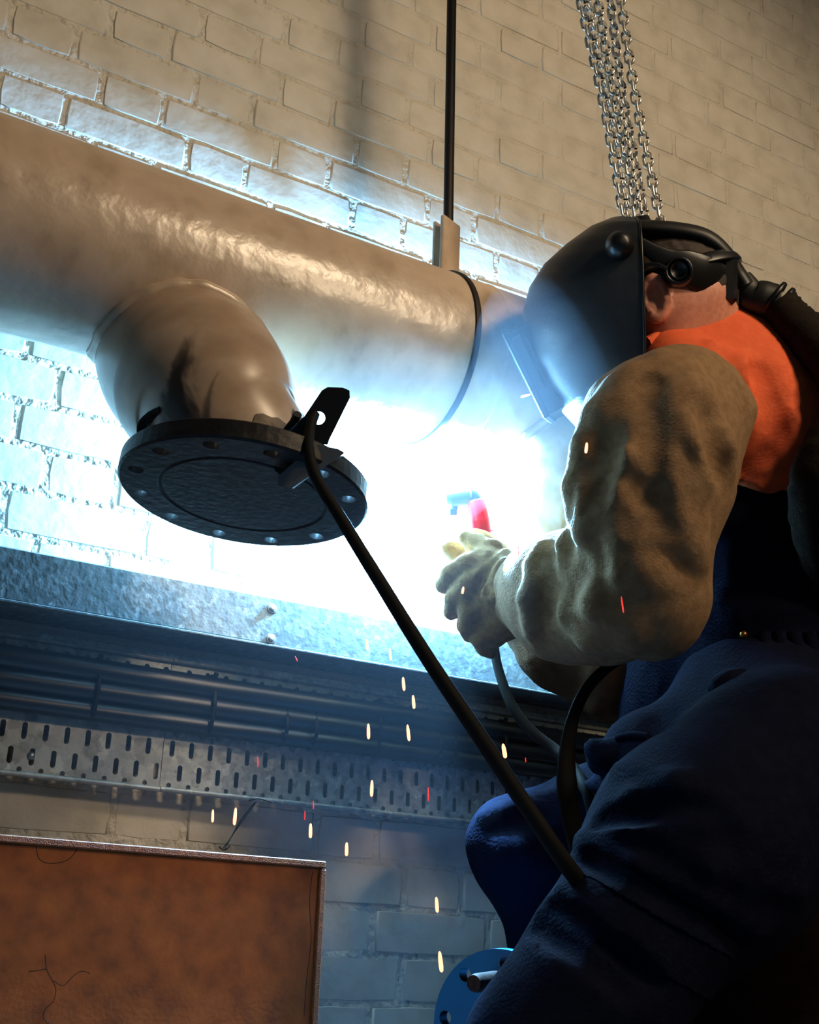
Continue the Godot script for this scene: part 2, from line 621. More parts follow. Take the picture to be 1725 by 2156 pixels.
# ---------------------------------------------------------------- wall
const BU := 0.115
const BC := 0.0741
func brick_wall() -> void:
	var wall := thing("wall_back", "painted brick wall behind the pipe", "wall", Vector3.ZERO, "", "structure")
	var b := MB.new()
	b.box(Transform3D(Basis(), Vector3(1.0, 1.75, -0.1)), Vector3(8.4, 3.7, 0.2))
	put(b.mesh(), "mortar", M.mortar_paint, wall)
	var kinds := {}
	for k in [1, 2]:
		kinds[k] = []
		for v in 6:
			var mb := MB.new()
			brick_shape(mb, Vector3.ZERO, BU * k - 0.0095, BC - 0.0095)
			kinds[k].append(mb.mesh())
	var list := []
	for vt in range(-28, 20):
		var y := 2.180 + (vt - 0.5) * BC
		if y < FLOOR_Y + 0.03 or y > 3.55: continue
		for n in range(-6, 12):
			var u0 := n * 3.0 + (0.0 if posmod(vt, 2) == 0 else 1.5)
			for s in [[0.0, 2], [2.0, 1]]:
				var u: float = u0 + s[0]
				var w: int = s[1]
				var p := Vector3((u + w * 0.5) * BU + 0.3876, y, 0.0)
				if p.x < -1.0 or p.x > 4.2: continue
				var q := seen_at(p)
				var inside := q.x > -90 and q.x < 1815 and q.y > -60 and q.y < 2216
				if inside:
					# hidden for certain: behind the pipe, the trunking, the board or the welder
					if p.y > 1.21 and p.y < 1.50 and p.x < 2.0: inside = p.x < 0.4 and p.y < 1.26
					if q.y > 1420 and q.y < 1620: inside = false
					if q.x < 640 and q.y > 1850: inside = false
					if q.x > 1260 and q.y > 760: inside = false
				list.append([-(w * q.z * q.z * -1.0 / 1.0) if false else (w / (q.z * q.z) if inside else 0.0), p, w])
	list.sort_custom(func(a, c): return a[0] > c[0])
	var rest := MB.new()
	for i in list.size():
		var e = list[i]
		if i < 298 and e[0] > 0.0:
			var o := MeshInstance3D.new()
			o.mesh = kinds[e[2]][rng.randi() % 6]
			o.material_override = M.wall_paint
			o.name = "brick"
			wall.add_child(o, true)
			o.position = e[1] + Vector3(rng.randf_range(-0.0012, 0.0012), rng.randf_range(-0.0012, 0.0012), rng.randf_range(-0.0012, 0.0008))
			o.rotation.z = rng.randf_range(-0.006, 0.006)
		else:
			brick_shape(rest, e[1], BU * e[2] - 0.0095, BC - 0.0095)
	var r := put(rest.mesh(), "brick_courses", M.wall_paint, wall)
	tag(r, "", "", "", "stuff")

func brick_shape(b: MB, c: Vector3, w: float, h: float) -> void:
	# a worn brick face: rim ring, rounded shoulder, face slightly uneven
	var back := -0.004
	var z1 := 0.0004
	var z2 := 0.0018
	var rings := [[0.0, back], [0.0, z1], [0.0022, z2]]
	var pts := []
	var jit := func(a: float) -> float: return rng.randf_range(-a, a)
	for s in [[-1, -1], [-0.33, -1], [0.33, -1], [1, -1], [1, 0], [1, 1], [0.33, 1], [-0.33, 1], [-1, 1], [-1, 0]]:
		var corner: bool = absf(s[0]) == 1 and absf(s[1]) == 1
		var k := (0.0016 if corner else 0.0)
		pts.append(Vector2(s[0] * (w * 0.5 - k) + jit.call(0.0011), s[1] * (h * 0.5 - k) + jit.call(0.0011)))
	var rows := []
	for r in rings:
		var row := []
		for p in pts:
			var q: Vector2 = p * (1.0 - r[0] / (h * 0.5) * 0.5) if r[0] > 0.0 else p
			row.append(c + Vector3(q.x, q.y, r[1] + (jit.call(0.0005) if r[0] > 0.0 else 0.0)))
		rows.append(row)
	b.grid(rows, true)
	b.fan(c + Vector3(0, 0, z2 + 0.0006), rows[2], false)

# ---------------------------------------------------------------- pipe
func ring_of(x: float, r: float, n := 72) -> Array:
	var row := []
	for j in n:
		var a := TAU * j / n
		row.append(Vector3(x, PIPE_Y + sin(a) * r, PIPE_Z + cos(a) * r))
	return row

func main_pipe() -> void:
	var t := thing("steel_pipe", "large cream painted steel pipe hung along the brick wall", "pipe", Vector3(1.0, PIPE_Y, PIPE_Z))
	var b := MB.new()
	var dn := fnl(FastNoiseLite.TYPE_SIMPLEX_SMOOTH, 2.2, 3, 77)
	var rows := []
	for i in 90:
		var x := lerpf(-0.9, 1.063, i / 89.0)
		var row := []
		for p in ring_of(x, PIPE_R):
			row.append(p + Vector3(0, p.y - PIPE_Y, p.z - PIPE_Z).normalized() * dn.get_noise_3dv(p) * 0.0012)
		rows.append(row)
	b.grid(rows, true)
	put(b.mesh(), "pipe_shell", M.pipe_paint, t)
	b = MB.new()
	rows = []
	for i in 40:
		rows.append(ring_of(lerpf(1.066, 2.6, i / 39.0), PIPE_R - 0.0005))
	b.grid(rows, true)
	b.fan(Vector3(2.6, PIPE_Y, PIPE_Z), rows[39])
	put(b.mesh(), "joined_pipe_length", M.pipe_paint, t)
	b = MB.new()      # girth weld, ground nearly flush
	rows = []
	for i in 9:
		var k := i / 8.0
		rows.append(ring_of(1.0575 + 0.014 * k, PIPE_R - 0.0012 + sin(k * PI) * 0.0022))
	b.grid(rows, true)
	put(b.mesh(), "girth_weld", M.pipe_paint, t)

func hanger() -> void:
	var t := thing("pipe_hanger", "steel pipe hanger with drop rod and painted plate", "hanger", Vector3(1.03, PIPE_Y + PIPE_R, PIPE_Z))
	var b := MB.new()
	var x := 1.031
	b.tube([Vector3(x, 1.70, PIPE_Z), Vector3(x - 0.008, 2.3, PIPE_Z), Vector3(x - 0.02, 3.6, PIPE_Z)], 0.0092, 14)
	put(b.mesh(), "drop_rod", M.rod_steel, t)
	b = MB.new()
	b.box(Transform3D(Basis(Vector3.UP, 0.35), Vector3(x - 0.003, 1.652, PIPE_Z + 0.012)), Vector3(0.050, 0.132, 0.009), 0.002)
	put(b.mesh(), "hanger_plate", M.pipe_paint, t)
	b = MB.new()
	b.box(Transform3D(Basis(Vector3.UP, 0.35), Vector3(x - 0.003, 1.652, PIPE_Z - 0.014)), Vector3(0.050, 0.132, 0.008), 0.002)
	put(b.mesh(), "hanger_plate", M.pipe_paint, t)
	b = MB.new()
	var rows := []
	for e in [[-0.005, 0.0005], [-0.005, 0.003], [-0.004, 0.0036], [0.004, 0.0036], [0.005, 0.003], [0.005, 0.0005]]:
		rows.append(ring_of(1.0 + e[0], PIPE_R + e[1]))
	b.grid(rows, true)
	put(b.mesh(), "clamp_strap", M.rod_steel, t)

func elbow_path(dx: float) -> Array:
	var p := [Vector3(0.550, 1.325, 0.235), Vector3(0.546, 1.270, 0.305), Vector3(0.556, 1.225, 0.360), Vector3(0.569, 1.182, 0.400), Vector3(0.578, 1.138, 0.422), Vector3(0.600, 1.104, 0.433), Vector3(0.606, 1.080, 0.432)]
	var q := []
	for e in p:
		q.append(e + Vector3(dx, 0, 0))
	return curve(q, 8)

# cream paint with soot burnt into it in ragged streaks that run up from the neck
func elbow_paint() -> void:
	var im := Image.create(512, 512, false, Image.FORMAT_RGB8)
	var big := fnl(FastNoiseLite.TYPE_SIMPLEX_SMOOTH, 0.012, 4, 81)
	var rag := fnl(FastNoiseLite.TYPE_SIMPLEX_SMOOTH, 0.035, 5, 83)
	for y in 512:
		var v := y / 512.0
		for x in 512:
			var u := x / 512.0
			var c := Color(0.72, 0.63, 0.54).lerp(Color(0.62, 0.52, 0.43), clampf(0.5 + big.get_noise_2d(x, y) * 0.9, 0.0, 1.0))
			var n := rag.get_noise_2d(x * 1.6, y * 0.5)
			var amount := 0.0
			for s in [[0.37, 0.476, 0.50, 0.014, 0.16, 1.0], [0.35, 0.634, 0.76, 0.006, 0.12, 0.7]]:
				var e: float = absf(u - s[0] - s[2] * (v - s[1])) / (s[3] + s[4] * maxf(0.0, v - s[1]))
				amount = maxf(amount, s[5] * (1.0 - smoothstep(0.25, 1.5, e + n * 0.9)) * smoothstep(s[1] - 0.05, s[1] + 0.10, v + n * 0.06))
			var low := smoothstep(0.69, 0.76, v + n * 0.09) * (1.0 - smoothstep(0.05, 0.13, absf(u - 0.49) + n * 0.05))
			amount = clampf(maxf(amount * 0.92, low * 0.95), 0.0, 1.0)
			im.set_pixel(x, y, c.lerp(Color(0.10, 0.085, 0.085), amount))
	var m := mat("elbow_paint", Color.WHITE, 0.34)
	m.albedo_texture = ImageTexture.create_from_image(im)
	m.metallic_specular = 0.6

func elbow_mesh(dx: float, t: Node3D) -> void:
	var path := elbow_path(dx)
	var rad := spread([0.114, 0.120, 0.125, 0.113, 0.100, 0.095, 0.094], path.size())
	var b := MB.new()
	b.tube(path, rad, 64, false)
	put(b.mesh(), "elbow_shell", M.elbow_paint if dx == 0.0 else M.pipe_paint, t)
	# weld bead where the elbow meets the pipe
	var rows := []
	var g := MB.new()
	g.tube(path, rad, 64, false)
	var bead := []
	for j in 64:
		for i in path.size() - 1:
			var p: Vector3 = g.V[i * 64 + j]
			var q: Vector3 = g.V[(i + 1) * 64 + j]
			var rp := Vector2(p.y - PIPE_Y, p.z - PIPE_Z).length()
			var rq := Vector2(q.y - PIPE_Y, q.z - PIPE_Z).length()
			if rp < PIPE_R and rq >= PIPE_R:
				bead.append(p.lerp(q, (PIPE_R - rp) / (rq - rp)))
				break
	if bead.size() > 8:
		bead.append(bead[0])
		b = MB.new()
		var rr := []
		for i in bead.size():
			rr.append(0.0105 + 0.0012 * sin(i * 1.7) + 0.0008 * sin(i * 4.1))
		b.tube(bead, rr, 10, false)
		put(b.mesh(), "saddle_weld", M.pipe_paint, t)

func elbows() -> void:
	var t := thing("flanged_elbow", "painted steel elbow with a dark bolt-hole flange facing down", "pipe elbow", Vector3(0.607, 1.042, 0.431))
	elbow_paint()
	elbow_mesh(0.0, t)
	var n := Vector3(0.10, 1.0, -0.03).normalized()
	var c := Vector3(0.607, 1.042, 0.431)
	var f := frame(n, c)
	var comb := CSGCombiner3D.new()
	comb.name = "flange"
	t.add_child(comb)
	comb.transform = Transform3D(f.basis, f.origin - t.position)
	var poly := CSGPolygon3D.new()
	poly.mode = CSGPolygon3D.MODE_SPIN
	poly.polygon = PackedVector2Array([Vector2(0.0, 0.0), Vector2(0.108, 0.0), Vector2(0.110, 0.002), Vector2(0.113, 0.002), Vector2(0.115, 0.0), Vector2(0.165, 0.0), Vector2(0.168, 0.003), Vector2(0.168, 0.025), Vector2(0.166, 0.027), Vector2(0.118, 0.027), Vector2(0.104, 0.042), Vector2(0.094, 0.044), Vector2(0.0, 0.044)])
	poly.spin_degrees = 360.0
	poly.spin_sides = 72
	poly.smooth_faces = false
	poly.material = M.flange_steel
	poly.name = "ring"
	comb.add_child(poly)
	for k in 12:
		var h := CSGCylinder3D.new()
		h.operation = CSGShape3D.OPERATION_SUBTRACTION
		h.radius = 0.0105
		h.height = 0.08
		h.sides = 20
		h.material = M.hole_steel
		var a := TAU * (k + 0.35) / 12.0
		h.position = Vector3(cos(a) * 0.145, 0.012, sin(a) * 0.145)
		h.name = "bolt_hole"
		comb.add_child(h, true)
	# burnt and peeling paint skirt above the flange
	var b := MB.new()
	var path := elbow_path(0.0)
	var rad := spread([0.114, 0.120, 0.125, 0.113, 0.100, 0.095, 0.094], path.size())
	var g := MB.new()
	g.tube(path, rad, 64, false)
	var rows := []
	for i in 12:
		var row := []
		for j in 64:
			var a := TAU * j / 64.0
			var reach := 8.5 + 0.9 * sin(a * 3.0 + 0.6) + 0.9 * sin(a * 11.0) + 0.6 * sin(a * 19.0 + 2.0)
			var f0 := 48.0 - reach * (1.0 - i / 11.0)
			var k := int(f0)
			var k1 := mini(k + 1, path.size() - 1)
			var p: Vector3 = g.V[k * 64 + j].lerp(g.V[k1 * 64 + j], f0 - k)
			var mid: Vector3 = path[k].lerp(path[k1], f0 - k)
			row.append(p + (p - mid).normalized() * 0.0016)
		rows.append(row)
	b.grid(rows, true)
	put(b.mesh(), "bare_neck_band", M.bare_steel, t)
	b = MB.new()     # curled burnt flake on the side
	var fl := [at(350, 868, 1.66), at(322, 880, 1.67), at(302, 893, 1.675), at(296, 915, 1.68), at(290, 928, 1.68)]
	b.tube(curve(fl, 5), spread([0.016, 0.014, 0.009, 0.006, 0.003], 21), 8, true, Vector3.UP, 1.0, 0.5)
	put(b.mesh(), "paint_flake", M.burnt, t)
	# second branch being welded on
	var t2 := thing("bare_elbow", "painted steel elbow without a flange, lit by the arc behind the torch", "pipe elbow", Vector3(0.607 + 0.72, 1.06, 0.431))
	elbow_mesh(0.72, t2)

# ---------------------------------------------------------------- trunking, tray, cables, board
func trunking() -> void:
	var t := thing("cable_trunking", "long galvanised steel trunking fixed above the perforated cable tray", "trunking", Vector3(1.0, 0.92, 0.07))
	var b := MB.new()
	b.box(Transform3D(Basis(), Vector3(1.0, 0.9695, 0.0625)), Vector3(5.6, 0.077, 0.115), 0.002)
	put(b.mesh(), "trunking_body", M.galvanised, t)
	b = MB.new()
	b.box(Transform3D(Basis(), Vector3(1.0, 0.929, 0.119)), Vector3(5.6, 0.004, 0.006), 0.001)
	put(b.mesh(), "lid_lip", M.galvanised, t)
	for p in [on_z(573, 1282, 0.1205), on_z(571, 1346, 0.1205)]:
		var q: Vector3 = p
		q.z = 0.1205
		b = MB.new()
		b.lathe(frame(Vector3.BACK, q), [[0.0, 0.0022], [0.0035, 0.0020], [0.0050, 0.0012], [0.0055, 0.0004], [0.0055, 0.0004], [0.0085, 0.0004], [0.009, -0.001]], 16)
		put(b.mesh(), "screw", M.hole_steel, t)
	for x in [0.432, 0.468]:
		b = MB.new()
		b.lathe(Transform3D(Basis(), Vector3(x, 1.008, 0.08)), [[0.007, 0.0], [0.007, 0.008], [0.0055, 0.0095], [0.0, 0.0095]], 10)
		put(b.mesh(), "bolt", M.dark_steel, t)
	# strut strip seen under the trunking
	var s := thing("support_strip", "narrow steel strip running beneath the trunking behind the cables", "strip", Vector3(1.5, 0.905, 0.05))
	b = MB.new()
	b.box(Transform3D(Basis(), Vector3(1.72, 0.9045, 0.045)), Vector3(2.52, 0.010, 0.004), 0.001)
	put(b.mesh(), "strip_bar", M.galvanised, s)

func slot_cell(b: MB, x0: float, x1: float, y0: float, y1: float, z: float, c: Vector2, hw: float, hh: float) -> void:
	# a rectangle with an oblong hole and the hole's rim
	var outer := []
	var inner := []
	var n := 16
	for i in n:
		var a := TAU * (i + 0.5) / n
		var d := Vector2(cos(a), sin(a))
		var q := Vector2(d.x * hw, d.y * hw + signf(d.y) * (hh - hw))
		inner.append(Vector3(c.x + q.x, c.y + q.y, z))
		var k := 1e9
		if d.x > 0: k = minf(k, (x1 - c.x) / d.x)
		if d.x < 0: k = minf(k, (x0 - c.x) / d.x)
		if d.y > 0: k = minf(k, (y1 - c.y) / d.y)
		if d.y < 0: k = minf(k, (y0 - c.y) / d.y)
		outer.append(Vector3(c.x + d.x * k, c.y + d.y * k, z))
	b.grid([outer, inner], true)
	for cx in [x0, x1]:
		for cy in [y0, y1]:
			var best := -1
			for i in n:
				var p: Vector3 = outer[i]
				var q: Vector3 = outer[(i + 1) % n]
				var on_x: bool = absf(p.x - cx) < 1e-6 or absf(q.x - cx) < 1e-6
				var on_y: bool = absf(p.y - cy) < 1e-6 or absf(q.y - cy) < 1e-6
				if on_x and on_y:
					best = i
			if best >= 0:
				b.face([outer[best], outer[(best + 1) % n], Vector3(cx, cy, z)] if true else [])
	var deep := []
	for p in inner:
		deep.append(p - Vector3(0, 0, 0.0025))
	b.grid([inner.duplicate(), deep], true)

func tray_part(x_lo: float, x_hi: float, first: float, m: Material, t: Node3D) -> void:
	var b := MB.new()
	var z := 0.040
	var pitch := 0.0316
	var rows := [[0.7465, 0.7800, 0.763, 0.0040, 0.0125, 0.0], [0.7140, 0.7465, 0.7265, 0.0040, 0.0125, 0.5], [0.7010, 0.7140, 0.7072, 0.0038, 0.0038, 0.0],
		[0.7800, 0.8040, 0.792, 0.0046, 0.0046, 0.5], [0.8700, 0.9000, 0.884, 0.0046, 0.0046, 0.5]]
	for r in rows:
		var off: float = first + r[5] * pitch
		var k0 := int(ceil((x_lo + 0.006 - off) / pitch))
		var k1 := int(floor((x_hi - 0.006 - off) / pitch))
		var xs := x_lo
		for k in range(k0, k1 + 1):
			var cx := off + k * pitch
			var xe := x_hi if k == k1 else cx + pitch * 0.5
			slot_cell(b, xs, xe, r[0], r[1], z, Vector2(cx, r[2]), r[3], r[4])
			xs = xe
	b.face([Vector3(x_lo, 0.804, z), Vector3(x_lo, 0.870, z), Vector3(x_hi, 0.870, z), Vector3(x_hi, 0.804, z)])
	put(b.mesh(), "tray_plate", m, t)
	b = MB.new()
	for e in [0.7008, 0.8998]:
		var s := -1.0 if e < 0.8 else 1.0
		b.box(Transform3D(Basis(), Vector3((x_lo + x_hi) * 0.5, e, 0.031)), Vector3(x_hi - x_lo, 0.002, 0.022), 0.0006)
		b.tube([Vector3(x_lo, e - 0.001, 0.043), Vector3(x_hi, e - 0.001, 0.043)], 0.0042, 10)
	put(b.mesh(), "tray_lip", m, t)

func cable_tray() -> void:
	var t := thing("cable_tray", "perforated galvanised cable tray bolted flat to the wall below the trunking", "cable tray", Vector3(1.0, 0.70, 0.04))
	tray_part(-1.2, 0.6715, 0.4268, M.spangled, t)
	tray_part(0.6725, 3.2, 0.6866, M.tray_zinc, t)
	var b := MB.new()
	for x in [-0.9, 0.2, 1.3, 2.4]:
		b = MB.new()
		b.box(Transform3D(Basis(), Vector3(x, 0.80, 0.022)), Vector3(0.04, 0.19, 0.034), 0.001)
		put(b.mesh(), "stand_off", M.dark_steel, t)
	b = MB.new()
	b.lathe(frame(Vector3.BACK, Vector3(0.473, 0.7275, 0.0405)), [[0.0, 0.003], [0.0035, 0.0028], [0.0058, 0.001], [0.006, 0.0]], 14)
	put(b.mesh(), "cross_head_screw", M.hole_steel, t)
	# cables
	var specs := [[0.862, 0.061, 0.0185, "uppermost thick black cable along the tray"], [0.829, 0.060, 0.0165, "middle thick black cable along the tray"], [0.802, 0.058, 0.0150, "lowest thick black cable along the tray"]]
	for s in specs:
		var pts := []
		for i in 30:
			var x := lerpf(-1.2, 3.1, i / 29.0)
			pts.append(Vector3(x, s[0] + 0.0018 * sin(x * 3.1 + s[0] * 90.0), s[1]))
		b = MB.new()
		b.tube(pts, s[2], 20)
		tag(put(b.mesh(), "power_cable", M.cable_grey), s[3], "cable", "thick cables along the tray")
	# cable ties: loops round two or three cables
	var ties := [[0.549, 0, 2, "cable tie round the thick cables near the joint of the cable tray"], [0.735, 0, 2, ""], [0.862, 1, 2, ""], [0.915, 1, 2, ""], [1.034, 0, 2, ""], [1.155, 1, 2, ""], [1.185, 1, 2, ""], [1.29, 0, 2, ""]]
	for k in ties.size():
		var e = ties[k]
		var top: float = specs[e[1]][0] + specs[e[1]][2] + 0.001
		var bot: float = specs[e[2]][0] - specs[e[2]][2] - 0.001
		b = MB.new()
		var zf := 0.0795
		var loop := [Vector3(e[0], top, 0.052), Vector3(e[0], top - 0.004, 0.070), Vector3(e[0] - 0.001, (top + bot) * 0.5 + 0.006, zf), Vector3(e[0] - 0.001, (top + bot) * 0.5 - 0.006, zf), Vector3(e[0] - 0.002, bot + 0.010, 0.074), Vector3(e[0] - 0.002, bot, 0.056)]
		b.tube(curve(loop, 4), 0.0034, 8, true, Vector3.RIGHT, 0.35, 1.0)
		var c := thing("cable_tie", "", "cable tie", Vector3(e[0], bot, 0.07), "cable ties on the thick black cables")
		c.set_meta("label", "thin black cable tie looped round all three thick cables" if e[1] == 0 else "thin black cable tie looped round the two lower thick cables")
		put(b.mesh(), "strap", M.tie_black, c)
		b = MB.new()
		b.box(Transform3D(Basis(Vector3.RIGHT, 0.5), Vector3(e[0] - 0.002, bot + 0.012 if e[1] == 1 else top - 0.002, 0.077)), Vector3(0.007, 0.008, 0.006), 0.001)
		put(b.mesh(), "locking_head", M.tie_black, c)

func board() -> void:
	var x0 := -0.35
	var x1 := 0.921
	var top := 0.606
	var z := 0.12
	var t := thing("hardboard_panel", "stained orange-brown hardboard panel hanging below the cable tray", "board", Vector3((x0 + x1) * 0.5, FLOOR_Y, z))
	var b := MB.new()
	b.box(Transform3D(Basis(), Vector3((x0 + x1) * 0.5, (FLOOR_Y + top) * 0.5, z - 0.006)), Vector3(x1 - x0 - 0.004, top - FLOOR_Y - 0.004, 0.010), 0.001)
	put(b.mesh(), "sheet", M.hardboard, t)
	b = MB.new()
	b.box(Transform3D(Basis(), Vector3((x0 + x1) * 0.5, top - 0.004, z - 0.003)), Vector3(x1 - x0, 0.010, 0.018), 0.0015)
	put(b.mesh(), "top_trim", M.board_trim, t)
	b = MB.new()
	b.box(Transform3D(Basis(), Vector3(x1 - 0.004, (FLOOR_Y + top) * 0.5 - 0.006, z - 0.003)), Vector3(0.010, top - FLOOR_Y - 0.01, 0.018), 0.0015)
	put(b.mesh(), "side_trim", M.board_trim, t)
	for l in [[[95, 2010], [98, 2040], [108, 2060], [118, 2085], [112, 2110]], [[112, 2064], [130, 2075], [140, 2070], [160, 2050], [175, 2045], [190, 2050]], [[60, 2046], [80, 2043], [98, 2040]], [[112, 2110], [95, 2125], [92, 2145], [110, 2160]], [[658, 1835], [652, 1900], [655, 1980], [646, 2060], [640, 2140]], [[76, 1782], [82, 1808], [105, 1818], [140, 1812], [158, 1795], [163, 1784]]]:
		var pts := []
		for q in l:
			pts.append(on_z(q[0], q[1], z - 0.0012))
		b = MB.new()
		b.tube(curve(pts, 4), 0.0006, 6)
		put(b.mesh(), "crack", M.stain, t)
	# the wire that ties it to the tray
	b = MB.new()
	var w1 := [at(540, 1688, 1.965), at(520, 1716, 1.955), at(490, 1758, 1.935), at(474, 1788, 1.91)]
	var w2 := [at(536, 1690, 1.965), at(508, 1726, 1.955), at(486, 1764, 1.935), at(470, 1786, 1.91)]
	var w3 := [at(524, 1685, 1.965), at(545, 1682, 1.96), at(560, 1686, 1.955), at(572, 1690, 1.95)]
	var w4 := [at(462, 1783, 1.915), at(470, 1790, 1.905), at(480, 1786, 1.905), at(484, 1780, 1.91)]
	for w in [w1, w2, w3, w4]:
		b.tube(curve(w, 5), 0.0009, 6)
	tag(put(b.mesh(), "tie_wire", M.wire), "twisted dark wire tying the orange board to the tray", "wire")

# ---------------------------------------------------------------- chains, flange, clamp
func link_mesh() -> ArrayMesh:
	var b := MB.new()
	var pts := []
	var n := 22
	for i in n + 1:
		var a := TAU * i / n
		pts.append(Vector3(cos(a) * 0.0066, sin(a) * 0.0066 + signf(sin(a)) * 0.0062, 0.0))
	b.tube(pts, 0.0027, 9, false, Vector3.BACK)
	return b.mesh()

func chains() -> void:
	var lm := link_mesh()
	# [top px, bottom px, depth top, depth bottom]
	var strands := [[1226, 1316, 2.18, 2.02, "zinc chain strand at the helmet side of the hanging bundle"], [1243, 1330, 2.20, 2.045, "zinc chain strand in the middle of the hanging bundle"], [1262, 1343, 2.16, 2.01, "zinc chain strand in the middle of the hanging bundle"],
		[1283, 1359, 2.19, 2.03, "zinc chain strand in the middle of the hanging bundle"], [1306, 1390, 2.17, 2.02, "zinc chain strand hanging slightly apart from the bundle"]]
	for s in strands:
		var a := at(s[1], 470, s[3])
		var top := at(s[0], 0, s[2])
		var d := (top - a).normalized()
		var t := thing("hoist_chain", s[4], "chain", a, "hoist chains hanging behind the helmet")
		var n := int((3.55 - a.y) / d.y / 0.0203)
		n = mini(n, 80)
		var turn := rng.randf_range(0.0, PI)
		var f := frame(d, a)
		var ph := rng.randf() * 6.0
		for k in n:
			var o := MeshInstance3D.new()
			o.mesh = lm
			o.material_override = M.chain_zinc
			o.name = "link"
			t.add_child(o, true)
			var sway := (f.basis.x * sin(k * 0.21 + ph) + f.basis.z * cos(k * 0.17 + ph)) * 0.0025
			o.transform = Transform3D(f.basis * Basis(Vector3.UP, turn + (k % 2) * PI * 0.5 + rng.randf_range(-0.15, 0.15)), d * (k * 0.0203) + sway)

func blue_flange() -> void:
	var c := at(1060, 2168, 1.72)
	var n := (cam_z * 0.85 - cam_x * 0.52).normalized()
	n = Vector3(n.x, n.y * 0.25, n.z).normalized()
	var t := thing("valve_flange", "blue painted flange with a rusty stud behind the welder's shin", "flange", Vector3(c.x, FLOOR_Y, c.z))
	var f := frame(n, c)
	var comb := CSGCombiner3D.new()
	comb.name = "flange_disc"
	t.add_child(comb)
	comb.transform = Transform3D(f.basis, f.origin - t.position)
	var disc := CSGCylinder3D.new()
	disc.radius = 0.105
	disc.height = 0.02
	disc.sides = 64
	disc.material = M.blue_paint
	disc.name = "disc"
	comb.add_child(disc)
	for k in 8:
		var h := CSGCylinder3D.new()
		h.operation = CSGShape3D.OPERATION_SUBTRACTION
		h.radius = 0.0095
		h.height = 0.05
		h.sides = 20
		h.material = M.dark_steel
		var a := TAU * k / 8.0 + 0.18
		h.position = Vector3(cos(a) * 0.087, 0, sin(a) * 0.087)
		h.name = "bolt_hole"
		comb.add_child(h, true)
	var b := MB.new()
	b.lathe(f, [[0.065, -0.01], [0.06, -0.03], [0.06, -0.12], [0.0, -0.12]], 40)
	b.tube([c - n * 0.06, Vector3(c.x, FLOOR_Y, c.z) - Vector3(n.x, 0, n.z) * 0.06], 0.045, 24)
	put(b.mesh(), "valve_body", M.blue_paint, t)
	var sp := at(1014, 2068, 1.69)
	var q := f.affine_inverse() * sp
	q.y = 0.0
	sp = f * q
	b = MB.new()
	var prof := []
	for i in 34:
		var h := -0.03 + i * 0.0026
		prof.append([0.0118 + (0.0006 if i % 2 == 0 else -0.0004), h * 1.35])
	prof.append([0.0105, 0.080])
	prof.append([0.0105, 0.080])
	prof.append([0.0, 0.0805])
	b.lathe(Transform3D(f.basis, sp), prof, 20)
	put(b.mesh(), "stud", M.stud_rust, t)

func earth_clamp() -> void:
	var t := thing("earth_clamp", "dark steel earth clamp gripping the flange edge", "clamp", at(640, 960, 1.62))
	# body channel: side plate polygon extruded
	plate([[736, 822], [722, 816], [690, 815], [678, 822], [640, 878], [636, 880], [586, 938], [582, 950], [578, 990], [590, 1000], [640, 975], [650, 935], [690, 936], [694, 925], [737, 838]], 1.60, 0.006, M.clamp_paint, t, "upper_handle", [671, 880, 0.0085])
	plate([[585, 1003], [606, 985], [660, 935], [712, 945], [726, 953], [715, 962], [640, 1010], [615, 1028], [585, 1022]], 1.575, 0.022, M.clamp_steel, t, "lower_jaw", [])
	var b := MB.new()
	b.tube([at(627, 872, 1.60), at(618, 890, 1.61), at(604, 908, 1.615)], 0.006, 8)
	put(b.mesh(), "hinge_spring", M.clamp_paint, t)
	b = MB.new()
	b.tube([at(578, 934, 1.60), at(595, 938, 1.60)], 0.005, 8)
	put(b.mesh(), "rivet", M.hole_steel, t)
	b = MB.new()
	var path := curve([at(662, 872, 1.602), at(652, 905, 1.585), at(650, 950, 1.56), at(668, 1010, 1.545), at(720, 1095, 1.535), at(800, 1225, 1.525), at(900, 1385, 1.515), at(1000, 1535, 1.505), at(1100, 1685, 1.50), at(1170, 1788, 1.50), at(1215, 1850, 1.52), at(1250, 1900, 1.60)], 8)
	b.tube(path, spread([0.0072, 0.0072, 0.0074, 0.0078, 0.0082, 0.0090, 0.0096, 0.0100, 0.0105, 0.0108, 0.0108], path.size()), 14)
	tag(put(b.mesh(), "earth_cable", M.rubber), "thick black cable running from the earth clamp to the welder's leg", "cable")

# a flat plate whose outline lies in a plane square to the line of sight, with thickness
func plate(px: Array, depth: float, thick: float, m: Material, t: Node3D, called: String, hole: Array) -> void:
	var comb := CSGCombiner3D.new()
	comb.name = called
	t.add_child(comb)
	var mid := Vector2.ZERO
	for p in px: mid += Vector2(p[0], p[1])
	mid /= px.size()
	var o := at(mid.x, mid.y, depth)
	comb.transform = Transform3D(Basis(cam_x, cam_y, cam_z), o - t.position)
	var poly := CSGPolygon3D.new()
	var arr := PackedVector2Array()
	for p in px:
		arr.append(Vector2((p[0] - mid.x) / FOCAL * depth, -(p[1] - mid.y) / FOCAL * depth))
	if Geometry2D.is_polygon_clockwise(arr): arr.reverse()
	poly.polygon = arr
	poly.depth = thick
	poly.material = m
	poly.name = "outline"
	comb.add_child(poly)
	if hole.size():
		var h := CSGCylinder3D.new()
		h.operation = CSGShape3D.OPERATION_SUBTRACTION
		h.radius = hole[2]
		h.height = 0.2
		h.sides = 20
		h.material = m
		h.rotation.x = PI / 2
		h.position = Vector3((hole[0] - mid.x) / FOCAL * depth, -(hole[1] - mid.y) / FOCAL * depth, 0)
		h.name = "hole"
		comb.add_child(h)

